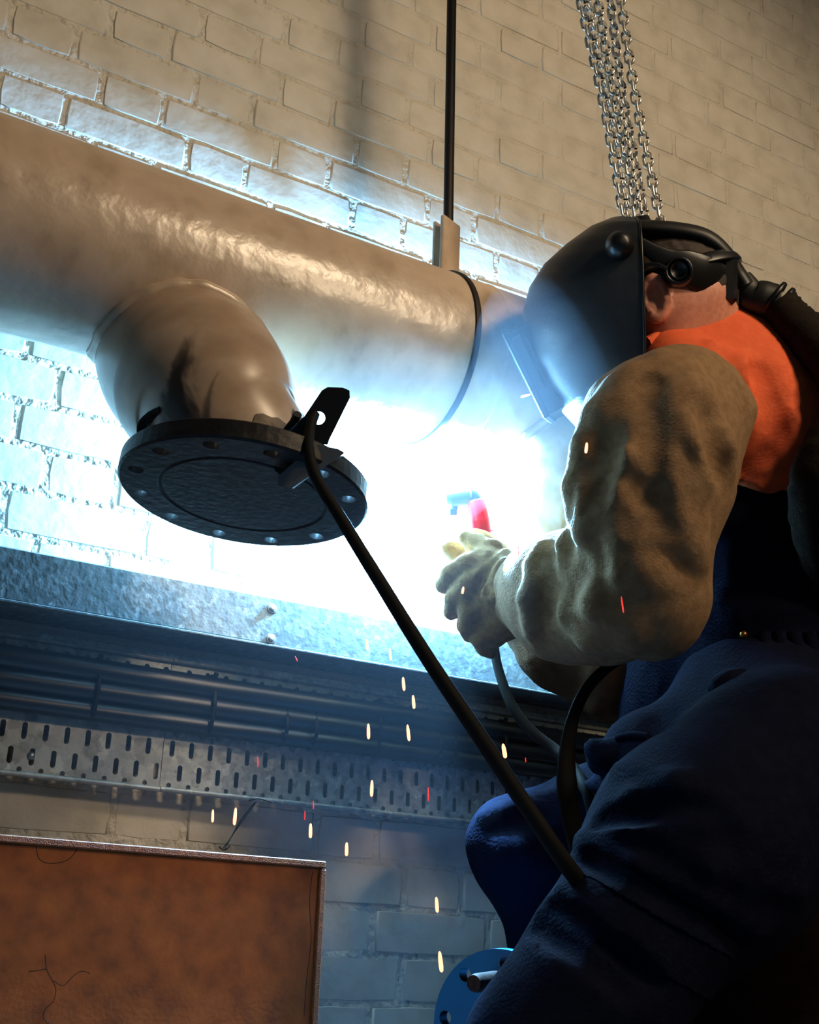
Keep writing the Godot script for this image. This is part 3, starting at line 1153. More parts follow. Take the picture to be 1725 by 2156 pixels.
func sparks() -> void:
	var list := [[773, 1357, 24, 4, 1.95], [822, 1378, 26, 6, 1.93], [850, 1440, 30, 5, 1.9], [871, 1478, 30, 5, 1.88], [776, 1540, 34, 1, 1.85], [860, 1543, 36, 6, 1.85], [1062, 1581, 32, 10, 1.42], [543, 1604, 22, 0, 1.8],
		[783, 1660, 36, -2, 1.8], [902, 1672, 30, 1, 1.85], [448, 1718, 28, -2, 1.75], [495, 1719, 38, -5, 1.75], [654, 1749, 32, -1, 1.75], [642, 1717, 20, -2, 1.8], [660, 1695, 18, 2, 1.85], [730, 1788, 30, -1, 1.75], [920, 1905, 34, 4, 1.7], [928, 2025, 46, 6, 1.65],
		[1107, 833, 22, -75, 1.95], [1235, 943, 24, -6, 1.50], [975, 1243, 16, -10, 1.86], [1062, 1198, 8, 0, 1.88], [1092, 1158, 24, 2, 1.85], [1311, 1273, 36, 8, 1.55], [624, 1387, 12, 25, 1.95], [1107, 1600, 10, 5, 1.8]]
	var thin := [7, 9, 13, 14, 22, 23, 24, 25]
	for i in list.size():
		var s = list[i]
		var c := at(s[0], s[1], s[4])
		var L: float = s[2] / FOCAL * s[4]
		var a := deg_to_rad(s[3])
		var d := (-cam_y * cos(a) + cam_x * sin(a)).normalized()
		var r := (0.0008 if i in thin else 0.0021) * (0.9 if s[2] < 30 else 1.15)
		if s[2] > 40: r *= 1.2
		var b := MB.new()
		b.lathe(frame(d, c), [[0.0, -L * 0.5], [r * 0.6, -L * 0.42], [r * 0.9, -L * 0.2], [r, L * 0.2], [r * 0.8, L * 0.42], [0.0, L * 0.5]], 10)
		var o := put(b.mesh(), "glowing_spark", M.ember_glow if i in thin else M.spark_glow)
		tag(o, "thin red ember falling from the weld" if i in thin else "bright orange molten spark flying from the weld", "spark", "thin red embers" if i in thin else "bright orange sparks")

func smoke() -> void:
	var fm := FogMaterial.new()
	fm.resource_name = "weld_smoke"
	fm.density = 0.55
	fm.albedo = Color(0.92, 0.95, 1.0)
	var t := thing("welding_smoke", "thin bluish welding smoke glowing round the arc, with added blue haze over the tray", "smoke", ARC, "", "stuff")
	for e in [[at(850, 885, 1.97), Vector3(0.40, 0.36, 0.24), 0.2], [at(1160, 785, 1.87), Vector3(0.26, 0.35, 0.16), 0.34], [Vector3(0.72, 0.86, 0.42), Vector3(0.95, 0.55, 0.36), 0.036]]:  # last puff is haze added to lay a blue veil over tray and cables
		var v := FogVolume.new()
		v.shape = RenderingServer.FOG_VOLUME_SHAPE_ELLIPSOID
		v.size = e[1]
		var m: FogMaterial = fm.duplicate()
		m.density = e[2]
		v.material = m
		v.name = "smoke_puff"
		t.add_child(v, true)
		v.position = e[0] - ARC

# ---------------------------------------------------------------- the welder
func bounds(pts: Array, pad: float) -> Array:
	var lo := Vector3.INF
	var hi := -Vector3.INF
	for p in pts:
		lo = lo.min(p); hi = hi.max(p)
	return [lo - Vector3.ONE * pad, hi + Vector3.ONE * pad]

func pat(px: float, py: float, depth: float) -> Vector3:
	return at(px, py, depth * 1.035)

# bones: [[px, py, depth, radius], ...] chains
func chain_field(chains_: Array, cell: float, k: float, pad := 0.2) -> Field:
	var all := []
	for ch in chains_:
		for b in ch:
			all.append(pat(b[0], b[1], b[2]))
	var bb := bounds(all, pad)
	var f := Field.new(bb[0], bb[1], cell)
	for ch in chains_:
		for i in ch.size() - 1:
			f.cap(pat(ch[i][0], ch[i][1], ch[i][2]), pat(ch[i + 1][0], ch[i + 1][1], ch[i + 1][2]), ch[i][3] * 1.035, ch[i + 1][3] * 1.035, k)
	return f

# folds: polylines seen on the cloth, laid on the surface as rounded ridges (or creases when cut)
func folds(f: Field, lines: Array, r: float, k: float, cut := false, sink := 0.45, depth := 0.004) -> void:
	var segs := []
	for l in lines:
		var pts := []
		for p in l:
			var d := (pat(p[0], p[1], 1.0) - eye)
			var h := f.hit(eye, d)
			if h != Vector3.INF:
				pts.append(h + d.normalized() * (r * sink if not cut else depth - r))
		for i in pts.size() - 1:
			if (pts[i] as Vector3).distance_to(pts[i + 1]) < 0.13:
				var a := 1.0 if i > 0 or cut else 0.55
				var b := 1.0 if i < pts.size() - 2 or cut else 0.55
				segs.append([pts[i], pts[i + 1], r * a, r * b])
	for s in segs:
		f.cap(s[0], s[1], s[2], s[3], k, cut)

func join(meshes: Array) -> ArrayMesh:
	var V := PackedVector3Array(); var N := PackedVector3Array(); var I := PackedInt32Array()
	for m in meshes:
		var a: Array = m.surface_get_arrays(0)
		var b := V.size()
		V.append_array(a[Mesh.ARRAY_VERTEX])
		N.append_array(a[Mesh.ARRAY_NORMAL])
		for i in a[Mesh.ARRAY_INDEX]:
			I.append(i + b)
	var arr := []
	arr.resize(Mesh.ARRAY_MAX)
	arr[Mesh.ARRAY_VERTEX] = V
	arr[Mesh.ARRAY_NORMAL] = N
	arr[Mesh.ARRAY_INDEX] = I
	var r := ArrayMesh.new()
	r.add_surface_from_arrays(Mesh.PRIMITIVE_TRIANGLES, arr)
	return r

func cloth_materials() -> void:
	var weave := tex(fnl(FastNoiseLite.TYPE_SIMPLEX_SMOOTH, 0.15, 3, 61), [], 256, true, 4.0)
	var soft := fnl(FastNoiseLite.TYPE_SIMPLEX_SMOOTH, 0.02, 6, 63)
	var suede: StandardMaterial3D = textured("suede", tex(soft, [[0.0, Color(0.45, 0.35, 0.25)], [0.5, Color(0.53, 0.42, 0.31)], [1.0, Color(0.60, 0.485, 0.37)]]), 5.0, 0.95, 0.0, weave, 0.35)
	suede.metallic_specular = 0.3
	textured("shaded_suede", tex(soft, [[0.0, Color(0.24, 0.16, 0.10)], [1.0, Color(0.34, 0.24, 0.16)]], 256), 6.0, 0.95, 0.0, weave, 0.3).metallic_specular = 0.2  # sleeve suede darkened: shade under the near forearm put into its colour
	var gl := textured("glove_leather", tex(soft, [[0.0, Color(0.38, 0.27, 0.14)], [0.5, Color(0.50, 0.37, 0.21)], [1.0, Color(0.56, 0.43, 0.25)]]), 7.0, 0.9, 0.0, weave, 0.35)
	gl.metallic_specular = 0.3
	textured("orange_cloth", tex(soft, [[0.0, Color(0.83, 0.33, 0.16)], [0.6, Color(0.88, 0.37, 0.19)], [1.0, Color(0.91, 0.42, 0.23)]]), 4.0, 0.85, 0.0, weave, 0.25)
	textured("navy_cloth", tex(soft, [[0.0, Color(0.05, 0.062, 0.115)], [0.6, Color(0.062, 0.078, 0.14)], [1.0, Color(0.08, 0.10, 0.17)]]), 4.0, 0.9, 0.0, weave, 0.3).metallic_specular = 0.12
	textured("dark_cloth", tex(soft, [[0.0, Color(0.10, 0.085, 0.07)], [1.0, Color(0.17, 0.145, 0.12)]]), 6.0, 0.9, 0.0, weave, 0.35).metallic_specular = 0.2
	textured("bag_canvas", tex(soft, [[0.0, Color(0.05, 0.035, 0.03)], [1.0, Color(0.11, 0.075, 0.06)]], 256), 6.0, 0.9, 0.0, weave, 0.35).metallic_specular = 0.1
	textured("skin", tex(soft, [[0.0, Color(0.74, 0.45, 0.36)], [0.5, Color(0.80, 0.53, 0.43)], [1.0, Color(0.85, 0.60, 0.50)]]), 9.0, 0.45, 0.0, weave, 0.12)
	textured("hair", tex(soft, [[0.0, Color(0.10, 0.07, 0.05)], [1.0, Color(0.24, 0.17, 0.12)]]), 30.0, 0.7, 0.0, weave, 0.8)
	var hs := textured("helmet_shell", tex(soft, [[0.0, Color(0.10, 0.11, 0.12)], [0.7, Color(0.13, 0.14, 0.15)], [1.0, Color(0.17, 0.17, 0.18)]]), 5.0, 0.42, 0.0, weave, 0.1)
	hs.metallic_specular = 0.6
	mat("black_plastic", Color(0.045, 0.045, 0.05), 0.38)
	mat("black_rubber", Color(0.05, 0.048, 0.045), 0.5)
	mat("lens_glass", Color(0.02, 0.04, 0.03), 0.08)
	mat("torch_red", Color(0.80, 0.07, 0.13), 0.35)
	mat("boot_leather", Color(0.10, 0.07, 0.05), 0.6)
	mat("brass", Color(0.60, 0.42, 0.22), 0.35, 0.9)

func welder() -> void:
	cloth_materials()
	var P := thing("person", "crouching welder in orange and tan jacket, navy trousers and leather gloves, holding the torch", "person", Vector3(1.25, FLOOR_Y, 0.65))
	# ---- body under the clothes: one continuous figure
	var left_arm := [[1455, 815, 1.80, 0.058], [1375, 1060, 1.72, 0.052], [1365, 1255, 1.69, 0.045], [1230, 1250, 1.80, 0.042], [1095, 1240, 1.93, 0.032], [1030, 1250, 1.96, 0.034]]
	var right_arm := [[1560, 800, 2.06, 0.055], [1500, 1150, 2.08, 0.048], [1400, 1430, 2.02, 0.043], [1240, 1395, 2.03, 0.040], [1110, 1290, 2.06, 0.030], [1040, 1190, 2.07, 0.033]]
	var left_leg := [[1600, 1640, 1.68, 0.085], [1440, 1830, 1.55, 0.075], [1200, 2140, 1.46, 0.055], [1330, 2440, 1.62, 0.052], [1440, 2700, 1.78, 0.036]]
	var right_leg := [[1560, 1660, 1.92, 0.082], [1300, 1720, 1.93, 0.07], [1085, 1775, 1.92, 0.052], [1180, 2000, 1.98, 0.05], [1275, 2260, 2.06, 0.035]]
	var trunk := [[1570, 1620, 1.82, 0.11], [1590, 1330, 1.90, 0.10], [1560, 960, 1.95, 0.10], [1530, 800, 1.94, 0.08], [1460, 690, 1.90, 0.055], [1425, 640, 1.88, 0.05]]
	var body := chain_field([left_arm, right_arm, left_leg, right_leg, trunk], 0.014, 0.03, 0.18)
	var hb := bounds([pat(1410, 590, 1.89)], 0.2)
	var hf := Field.new(hb[0], hb[1], 0.005)
	var F := (-cam_x * 0.98 - cam_z * 0.2).normalized()
	var S := (cam_z * 0.98 - cam_x * 0.2).normalized()
	var hc := pat(1404, 616, 1.905)
	var up := (cam_y * 0.97 + F * 0.2).normalized()
	var fw := (F - up * F.dot(up)).normalized()
	var side := up.cross(fw).normalized()
	if side.dot(S) < 0: side = -side
	var HB := Basis(side, up, fw)
	if HB.determinant() < 0: HB = Basis(-side, up, fw)
	hf.ell(Transform3D(HB, hc), Vector3(0.076, 0.096, 0.098), 0.02)
	hf.ell(Transform3D(HB, hc + fw * 0.055 - up * 0.06), Vector3(0.055, 0.07, 0.05), 0.03)       # jaw
	hf.cap(hc + fw * 0.10 - up * 0.01, hc + fw * 0.118 - up * 0.035, 0.010, 0.014, 0.015)           # nose
	hf.ell(Transform3D(HB, hc + fw * 0.098 - up * 0.065), Vector3(0.024, 0.009, 0.012), 0.01)       # mouth
	for e in [-1.0, 1.0]:
		hf.ell(Transform3D(HB, hc + fw * 0.093 + up * 0.005 + side * (0.032 * e)), Vector3(0.017, 0.010, 0.012), 0.01, true)
	hf.cap(pat(1440, 650, 1.89), pat(1475, 740, 1.91), 0.060, 0.066, 0.03)
	hf.cap(pat(1480, 620, 1.89), pat(1500, 720, 1.92), 0.045, 0.055, 0.03)
	hf.cap(pat(1400, 660, 1.87), pat(1420, 760, 1.88), 0.042, 0.05, 0.03)
	# the ear turned to us: rim, hollow, lobe
	var er := pat(1380, 628, 1.818)
	hf.ell(Transform3D(Basis(cam_x, cam_y, cam_z).rotated(cam_z, 0.12), er), Vector3(0.022, 0.039, 0.014), 0.008)
	hf.ell(Transform3D(Basis(cam_x, cam_y, cam_z).rotated(cam_z, 0.12), er - cam_x * 0.003 + cam_z * 0.010), Vector3(0.012, 0.025, 0.010), 0.005, true)
	hf.cap(pat(1368, 655, 1.815), pat(1372, 668, 1.82), 0.007, 0.006, 0.008)
	put(join([body.mesh(), hf.mesh()]), "body", M.skin, P)
	# ---- hair: cap over the skull, cropped at the nape
	var hr := Field.new(hb[0], hb[1], 0.005)
	hr.ell(Transform3D(HB, hc - fw * 0.003 + up * 0.003), Vector3(0.080, 0.099, 0.102), 0.01)
	hr.cap(pat(1470, 590, 1.90), pat(1500, 640, 1.91), 0.055, 0.05, 0.03)
	var cutn := (up * 0.75 - fw * 0.66).normalized()
	hr.keep_below(-cutn, -cutn.dot(hc) + 0.022, 0.006)
	put(hr.mesh(fnl(FastNoiseLite.TYPE_SIMPLEX_SMOOTH, 60.0, 2, 5), 0.002), "hair", M.hair, P)
	# ---- trousers
	var tl := [[1660, 1640, 1.68, 0.150], [1475, 1790, 1.55, 0.135], [1275, 2055, 1.47, 0.096], [1150, 2210, 1.44, 0.085], [1290, 2430, 1.60, 0.080], [1440, 2690, 1.78, 0.062]]
	var tr := [[1560, 1690, 1.92, 0.120], [1280, 1735, 1.93, 0.090], [1090, 1778, 1.92, 0.070], [1180, 1990, 1.98, 0.072], [1275, 2240, 2.06, 0.055]]
	var seat := [[1600, 1480, 1.84, 0.125], [1640, 1600, 1.80, 0.155], [1700, 1680, 1.78, 0.150]]
	var front := [[1390, 1620, 1.80, 0.09], [1550, 1600, 1.80, 0.13]]
	var tf := chain_field([tl, tr, seat, front], 0.009, 0.04, 0.2)
	folds(tf, [[[1235, 1700], [1330, 1680], [1450, 1640]], [[1228, 1760], [1340, 1730], [1480, 1740]], [[1225, 1780], [1330, 1830], [1480, 1900], [1600, 1960]], [[1300, 1620], [1420, 1650], [1560, 1730]], [[1360, 1740], [1500, 1830], [1680, 1880]],
		[[1050, 1800], [1100, 1790], [1150, 1800]], [[1020, 1720], [1090, 1705], [1180, 1690]], [[1110, 1830], [1150, 1815], [1200, 1790]], [[1100, 1690], [1200, 1660], [1260, 1650]], [[1140, 1740], [1200, 1720], [1240, 1720]]], 0.012, 0.02, false, 0.3)
	folds(tf, [[[1228, 1800], [1320, 1850], [1480, 1940], [1560, 2000]], [[1150, 1900], [1250, 1960], [1400, 2080]], [[1120, 1940], [1230, 2010], [1360, 2110]], [[1250, 1720], [1380, 1700], [1500, 1690]], [[1030, 1740], [1100, 1725], [1190, 1715]]], 0.018, 0.006, true, 0.0, 0.005)
	put(tf.mesh(fnl(FastNoiseLite.TYPE_SIMPLEX_SMOOTH, 7.0, 2, 8), 0.004), "trousers", M.navy_cloth, P)
	# cargo pocket on the thigh: a flap and a bag lying on the cloth
	for e in [[[[1165, 1868], [1250, 1800], [1440, 1935], [1560, 2010], [1500, 2110], [1360, 2030], [1230, 1925]], 0.004, "cargo_pocket"], [[[1180, 1830], [1240, 1775], [1330, 1830], [1470, 1920], [1560, 1990], [1545, 2020], [1400, 1940], [1250, 1850]], 0.007, "pocket_flap"]]:
		var pts := []
		for p in e[0]:
			pts.append(Vector2(p[0], p[1]))
		var pm := cloth_patch(tf, pts, e[1])
		if pm: put(pm, e[2], M.navy_cloth, P)
	# boots
	for e in [[1440, 2700, 1.78, 1330, 2790, 1.74], [1275, 2250, 2.06, 1180, 2330, 2.04]]:
		var a := pat(e[0], e[1], e[2])
		var b := pat(e[3], e[4], e[5])
		a.y = maxf(a.y, FLOOR_Y + 0.07)
		b.y = FLOOR_Y + 0.05
		var bf := Field.new(a.min(b) - Vector3.ONE * 0.16, a.max(b) + Vector3.ONE * 0.16, 0.01)
		bf.cap(a + Vector3.UP * 0.07, a, 0.055, 0.06, 0.03)
		bf.cap(a - Vector3.UP * 0.01, a + (b - a).normalized() * 0.17, 0.055, 0.045, 0.03)
		bf.keep_below(Vector3.DOWN, -FLOOR_Y)
		put(bf.mesh(), "boot", M.boot_leather, P)
	# ---- jacket: navy lower half, orange yoke and back
	var lowj := chain_field([[[1585, 1560, 1.86, 0.125], [1600, 1330, 1.91, 0.128], [1575, 1080, 1.95, 0.126], [1565, 950, 1.96, 0.122]], [[1400, 1500, 1.92, 0.055], [1440, 1380, 1.95, 0.085], [1480, 1200, 1.98, 0.10]], [[1340, 1590, 1.90, 0.03], [1400, 1500, 1.92, 0.06]]], 0.01, 0.05, 0.2)
	folds(lowj, [[[1540, 1100], [1600, 1110], [1660, 1090]], [[1620, 1190], [1680, 1180], [1720, 1170]], [[1535, 1160], [1530, 1260], [1560, 1290], [1640, 1280]]], 0.01, 0.02)
	put(lowj.mesh(fnl(FastNoiseLite.TYPE_SIMPLEX_SMOOTH, 8.0, 3, 12), 0.007), "jacket_lower", M.navy_cloth, P)
	var oj := chain_field([[[1560, 1000, 1.95, 0.132], [1545, 880, 1.94, 0.134], [1530, 800, 1.93, 0.105]], [[1415, 775, 1.85, 0.046], [1520, 758, 1.93, 0.072], [1600, 790, 2.0, 0.085]], [[1420, 750, 1.855, 0.036], [1490, 725, 1.90, 0.042], [1560, 735, 1.96, 0.045]], [[1455, 830, 1.82, 0.072], [1520, 850, 1.88, 0.095]]], 0.007, 0.04, 0.2)
	folds(oj, [[[1560, 760], [1600, 820], [1602, 900], [1590, 950]], [[1545, 1010], [1600, 985], [1650, 950], [1680, 900]], [[1660, 870], [1672, 920], [1668, 960]], [[1535, 1020], [1590, 1030], [1660, 1015]], [[1500, 730], [1560, 775], [1590, 850]]], 0.010, 0.022)
	folds(oj, [[[1640, 900], [1610, 950], [1560, 990]], [[1620, 780], [1640, 850], [1640, 900]]], 0.03, 0.01, true, 0.0, 0.006)
	var yn := (cam_y * 0.9 + cam_x * 0.35).normalized()
	oj.keep_below(-yn, -yn.dot(pat(1600, 1050, 1.9)), 0.006)
	put(oj.mesh(fnl(FastNoiseLite.TYPE_SIMPLEX_SMOOTH, 9.0, 2, 14), 0.0015), "jacket_back", M.orange_cloth, P)
	var b := MB.new()     # collar roll
	b.tube(curve([pat(1362, 722, 1.83), pat(1400, 705, 1.845), pat(1450, 686, 1.87), pat(1500, 674, 1.90), pat(1550, 672, 1.95), pat(1590, 684, 2.0)], 6), 0.010, 10)
	put(b.mesh(), "collar", M.orange_cloth, P)
	# ---- near sleeve: loose suede with deep folds
	var sl := [[[1430, 828, 1.78, 0.066], [1388, 905, 1.745, 0.100], [1368, 1020, 1.725, 0.104], [1352, 1130, 1.70, 0.084], [1366, 1245, 1.685, 0.074]],
		[[1372, 1265, 1.685, 0.068], [1290, 1245, 1.745, 0.080], [1190, 1245, 1.83, 0.079], [1115, 1245, 1.905, 0.066]],
		[[1372, 1290, 1.685, 0.052], [1392, 1335, 1.685, 0.018]],
		[[1485, 830, 1.78, 0.046], [1520, 868, 1.79, 0.038], [1508, 990, 1.77, 0.026]],
		[[1270, 1310, 1.77, 0.055], [1170, 1320, 1.84, 0.045]]]
	var sf := chain_field(sl, 0.0055, 0.045, 0.15)
	folds(sf, [[[1394, 753], [1407, 847], [1400, 914], [1407, 980], [1414, 1041], [1427, 1101], [1450, 1154], [1470, 1185]], [[1300, 813], [1260, 880], [1237, 947], [1220, 1030], [1217, 1074]], [[1484, 887], [1512, 940], [1528, 980]],
		[[1222, 1096], [1260, 1087], [1300, 1104], [1350, 1121], [1387, 1137]], [[1262, 1093], [1244, 1147], [1263, 1191]], [[1330, 790], [1300, 880], [1285, 960]], [[1440, 770], [1460, 840], [1452, 930], [1465, 1020], [1470, 1100]], [[1350, 900], [1335, 980], [1330, 1060]], [[1300, 1150], [1350, 1200], [1400, 1230]], [[1220, 1200], [1260, 1270], [1330, 1320]], [[1190, 1290], [1250, 1340], [1330, 1350]]], 0.016, 0.03, false, 0.60)
	folds(sf, [[[1280, 957], [1317, 964], [1357, 1000]], [[1277, 980], [1247, 1030], [1226, 1068]], [[1267, 1131], [1293, 1197], [1307, 1231]], [[1194, 1124], [1185, 1154], [1178, 1196], [1164, 1230]], [[1143, 1159], [1153, 1200], [1164, 1233]], [[1141, 1156], [1127, 1189], [1123, 1235], [1113, 1263], [1120, 1305], [1118, 1335]],
		[[1310, 960], [1300, 1030], [1290, 1070]], [[1440, 880], [1470, 940], [1500, 1010]]], 0.011, 0.018, false, 0.5)
	folds(sf, [[[1370, 797], [1367, 880], [1374, 964]], [[1232, 1078], [1290, 1080], [1340, 1103], [1375, 1122]], [[1290, 850], [1262, 930], [1245, 1000]], [[1262, 975], [1236, 1030], [1222, 1062]], [[1210, 1140], [1200, 1190], [1185, 1240]], [[1133, 1175], [1140, 1230], [1135, 1290]], [[1248, 1110], [1232, 1150], [1245, 1190]], [[1170, 1150], [1165, 1190]], [[1508, 880], [1528, 930], [1535, 985]], [[1320, 985], [1370, 1040], [1390, 1090]]], 0.022, 0.020, true, 0.0, 0.0005)
	put(sf.mesh(fnl(FastNoiseLite.TYPE_SIMPLEX_SMOOTH, 12.0, 2, 9), 0.0025), "sleeve", M.suede, P)
	# seam on the sleeve
	# ---- far sleeve, seen under the near forearm
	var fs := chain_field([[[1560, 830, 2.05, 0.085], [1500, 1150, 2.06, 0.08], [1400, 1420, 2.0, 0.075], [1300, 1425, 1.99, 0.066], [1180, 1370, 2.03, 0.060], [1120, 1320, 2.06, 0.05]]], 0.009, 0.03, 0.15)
	put(fs.mesh(fnl(FastNoiseLite.TYPE_SIMPLEX_SMOOTH, 14.0, 3, 10), 0.005), "sleeve", M.shaded_suede, P)
	# ---- gloves
	var g1 := [[[1125, 1240, 1.90, 0.062], [1075, 1240, 1.925, 0.060], [1040, 1250, 1.94, 0.050], [1020, 1265, 1.945, 0.046]],
		[[1075, 1290, 1.915, 0.040], [1035, 1320, 1.93, 0.032]],
		[[1030, 1165, 1.955, 0.024], [1005, 1150, 1.975, 0.019], [982, 1134, 1.985, 0.012]],              # thumb along the handle
		[[1025, 1185, 1.935, 0.026], [985, 1192, 1.93, 0.019], [955, 1208, 1.94, 0.0175], [936, 1232, 1.955, 0.0145]],   # index
		[[1015, 1235, 1.925, 0.025], [980, 1242, 1.92, 0.0175], [960, 1262, 1.93, 0.0160], [950, 1290, 1.945, 0.012]],   # middle
		[[1018, 1282, 1.92, 0.025], [990, 1290, 1.915, 0.0170], [984, 1315, 1.925, 0.0150], [988, 1338, 1.94, 0.011]],     # ring
		[[1030, 1310, 1.925, 0.024], [1015, 1340, 1.925, 0.0165], [1024, 1362, 1.935, 0.0145], [1034, 1376, 1.945, 0.008]]] # little finger
	var gf := chain_field(g1, 0.0038, 0.008, 0.09)
	folds(gf, [[[1104, 1140], [1062, 1163], [1048, 1184], [1046, 1254], [1058, 1268]], [[1076, 1147], [1011, 1179], [985, 1223], [978, 1270]], [[1030, 1165], [1009, 1212], [1016, 1240], [1032, 1263]], [[1097, 1156], [1067, 1189], [1065, 1217]], [[1108, 1205], [1081, 1221], [1067, 1233], [1069, 1258], [1085, 1309]], [[1102, 1270], [1088, 1309]]], 0.007, 0.012)
	folds(gf, [[[1086, 1150], [1055, 1190], [1055, 1250]], [[1040, 1170], [1020, 1200], [1000, 1250]], [[1090, 1180], [1078, 1210], [1060, 1222]]], 0.010, 0.004, true, 0.0, 0.003)
	put(gf.mesh(fnl(FastNoiseLite.TYPE_SIMPLEX_SMOOTH, 25.0, 3, 19), 0.002), "glove", M.glove_leather, P)
	var g2 := [[[1120, 1300, 2.055, 0.046], [1060, 1225, 2.065, 0.042], [1030, 1180, 2.07, 0.038]],
		[[1020, 1175, 2.075, 0.024], [985, 1165, 2.085, 0.017], [958, 1158, 2.085, 0.015], [944, 1152, 2.08, 0.012]],
		[[1015, 1190, 2.075, 0.022], [985, 1182, 2.09, 0.016], [970, 1178, 2.085, 0.013]],
		[[1020, 1205, 2.07, 0.022], [992, 1200, 2.09, 0.015], [978, 1196, 2.085, 0.012]],
		[[1030, 1220, 2.07, 0.020], [1002, 1216, 2.085, 0.014], [990, 1212, 2.08, 0.011]],
		[[1035, 1165, 2.06, 0.022], [1015, 1140, 2.06, 0.016], [1000, 1128, 2.065, 0.012]]]
	var g2f := chain_field(g2, 0.004, 0.012, 0.08)
	put(g2f.mesh(fnl(FastNoiseLite.TYPE_SIMPLEX_SMOOTH, 25.0, 3, 20), 0.002), "glove", M.glove_leather, P)
	# ---- belt with ribs, hem roll, hanging strap
	for i in 5:
		b = MB.new()
		var x := 1600.0 + i * 31.0
		var tp := lowj.hit(eye, pat(x + 10, 1330, 1.0) - eye)
		var bt := lowj.hit(eye, pat(x + 22 + i * 4, 1470, 1.0) - eye)
		if tp == Vector3.INF or bt == Vector3.INF: continue
		b.tube([tp, tp.lerp(bt, 0.5) + cam_z * 0.006, bt], 0.0098, 10, true, cam_z, 1.0, 0.6)
		put(b.mesh(), "belt_rib", M.navy_cloth, P)
	b = MB.new()
	var bp := lowj.hit(eye, pat(1566, 1336, 1.0) - eye)
	if bp != Vector3.INF:
		b.lathe(frame(cam_z, bp), [[0.0, 0.006], [0.004, 0.005], [0.006, 0.002], [0.006, -0.004]], 14)
		put(b.mesh(), "stud_button", M.brass, P)
	var pk := chain_field([[[1540, 1455, 1.72, 0.03], [1600, 1485, 1.73, 0.05], [1720, 1560, 1.74, 0.065]], [[1330, 1575, 1.77, 0.022], [1420, 1575, 1.76, 0.03], [1500, 1560, 1.75, 0.03]], [[1250, 1575, 1.78, 0.012], [1272, 1595, 1.78, 0.02], [1310, 1600, 1.78, 0.018]]], 0.008, 0.03, 0.1)
	put(pk.mesh(fnl(FastNoiseLite.TYPE_SIMPLEX_SMOOTH, 14.0, 3, 33), 0.004), "tool_pouch", M.navy_cloth, P)
	var hem := []
	for q in [[1300, 1556], [1330, 1549], [1365, 1552], [1400, 1557], [1435, 1558], [1468, 1552], [1495, 1535], [1505, 1510], [1500, 1480], [1490, 1450], [1498, 1425], [1520, 1408], [1560, 1403], [1600, 1411], [1640, 1424], [1680, 1440], [1720, 1462]]:
		var d := at(q[0], q[1], 1.0) - eye
		var best := Vector3.INF
		for f in [tf, lowj, pk]:
			var h: Vector3 = f.hit(eye, d)
			if h != Vector3.INF and (best == Vector3.INF or h.distance_to(eye) < best.distance_to(eye)):
				best = h
		if best != Vector3.INF and (hem.is_empty() or best.distance_to(hem[-1]) < 0.1): hem.append(best)
	b = MB.new()
	b.tube(curve(hem, 4), 0.0065, 10)
	put(b.mesh(), "jacket_hem", M.navy_cloth, P)
	helmet(HB, hc, F, S)
	torch()
	var bag := thing("canvas_bag", "dark brown canvas tool bag on the floor behind the welder's leg", "bag", Vector3(1.75, FLOOR_Y, 0.75))
	var bgf := chain_field([[[1480, 2240, 1.95, 0.09], [1620, 2150, 1.95, 0.12], [1760, 2070, 1.97, 0.13]], [[1500, 2440, 1.95, 0.12], [1700, 2400, 1.95, 0.14], [1780, 2180, 1.97, 0.14]]], 0.014, 0.06, 0.2)
	put(bgf.mesh(fnl(FastNoiseLite.TYPE_SIMPLEX_SMOOTH, 8.0, 3, 44), 0.012), "bag_body", M.bag_canvas, bag)

# a patch of cloth lifted off the field's surface inside an outline
func cloth_patch(f: Field, outline: Array, lift: float) -> ArrayMesh:
	var poly := PackedVector2Array(outline)
	var lo := Vector2.INF
	var hi := -Vector2.INF
	for p in poly:
		lo = lo.min(p); hi = hi.max(p)
	var ids := {}
	var V := []
	var B := []
	var step := 5.0
	var nx := int((hi.x - lo.x) / step) + 1
	var ny := int((hi.y - lo.y) / step) + 1
	for j in ny + 1:
		for i in nx + 1:
			var q := lo + Vector2(i, j) * step
			if not Geometry2D.is_point_in_polygon(q, poly): continue
			var d := pat(q.x, q.y, 1.0) - eye
			var h := f.hit(eye, d)
			if h == Vector3.INF: continue
			ids[Vector2i(i, j)] = V.size()
			V.append(h - d.normalized() * lift)
			B.append(h + d.normalized() * 0.01)
	if V.size() < 6: return null
	var m := MB.new()
	var n := V.size()
	for p in V: m.vert(p)
	for p in V: m.vert(p)
	for p in B: m.vert(p)
	for j in ny:
		for i in nx:
			var a = ids.get(Vector2i(i, j)); var b = ids.get(Vector2i(i + 1, j)); var c = ids.get(Vector2i(i + 1, j + 1)); var d = ids.get(Vector2i(i, j + 1))
			var k := [a, b, c, d].filter(func(v): return v != null)
			if k.size() == 4: m.quad(k[0], k[1], k[2], k[3])
			elif k.size() == 3: m.tri(k[0], k[1], k[2])
	# rim
	var edges := {}
	for t in range(0, m.I.size(), 3):
		for e in 3:
			var u := m.I[t + e]; var v := m.I[t + (e + 1) % 3]
			if edges.has(Vector2i(v, u)): edges.erase(Vector2i(v, u))
			else: edges[Vector2i(u, v)] = true
	for e in edges:
		m.quad(e.y + n, e.x + n, e.x + 2 * n, e.y + 2 * n)
	return m.mesh()

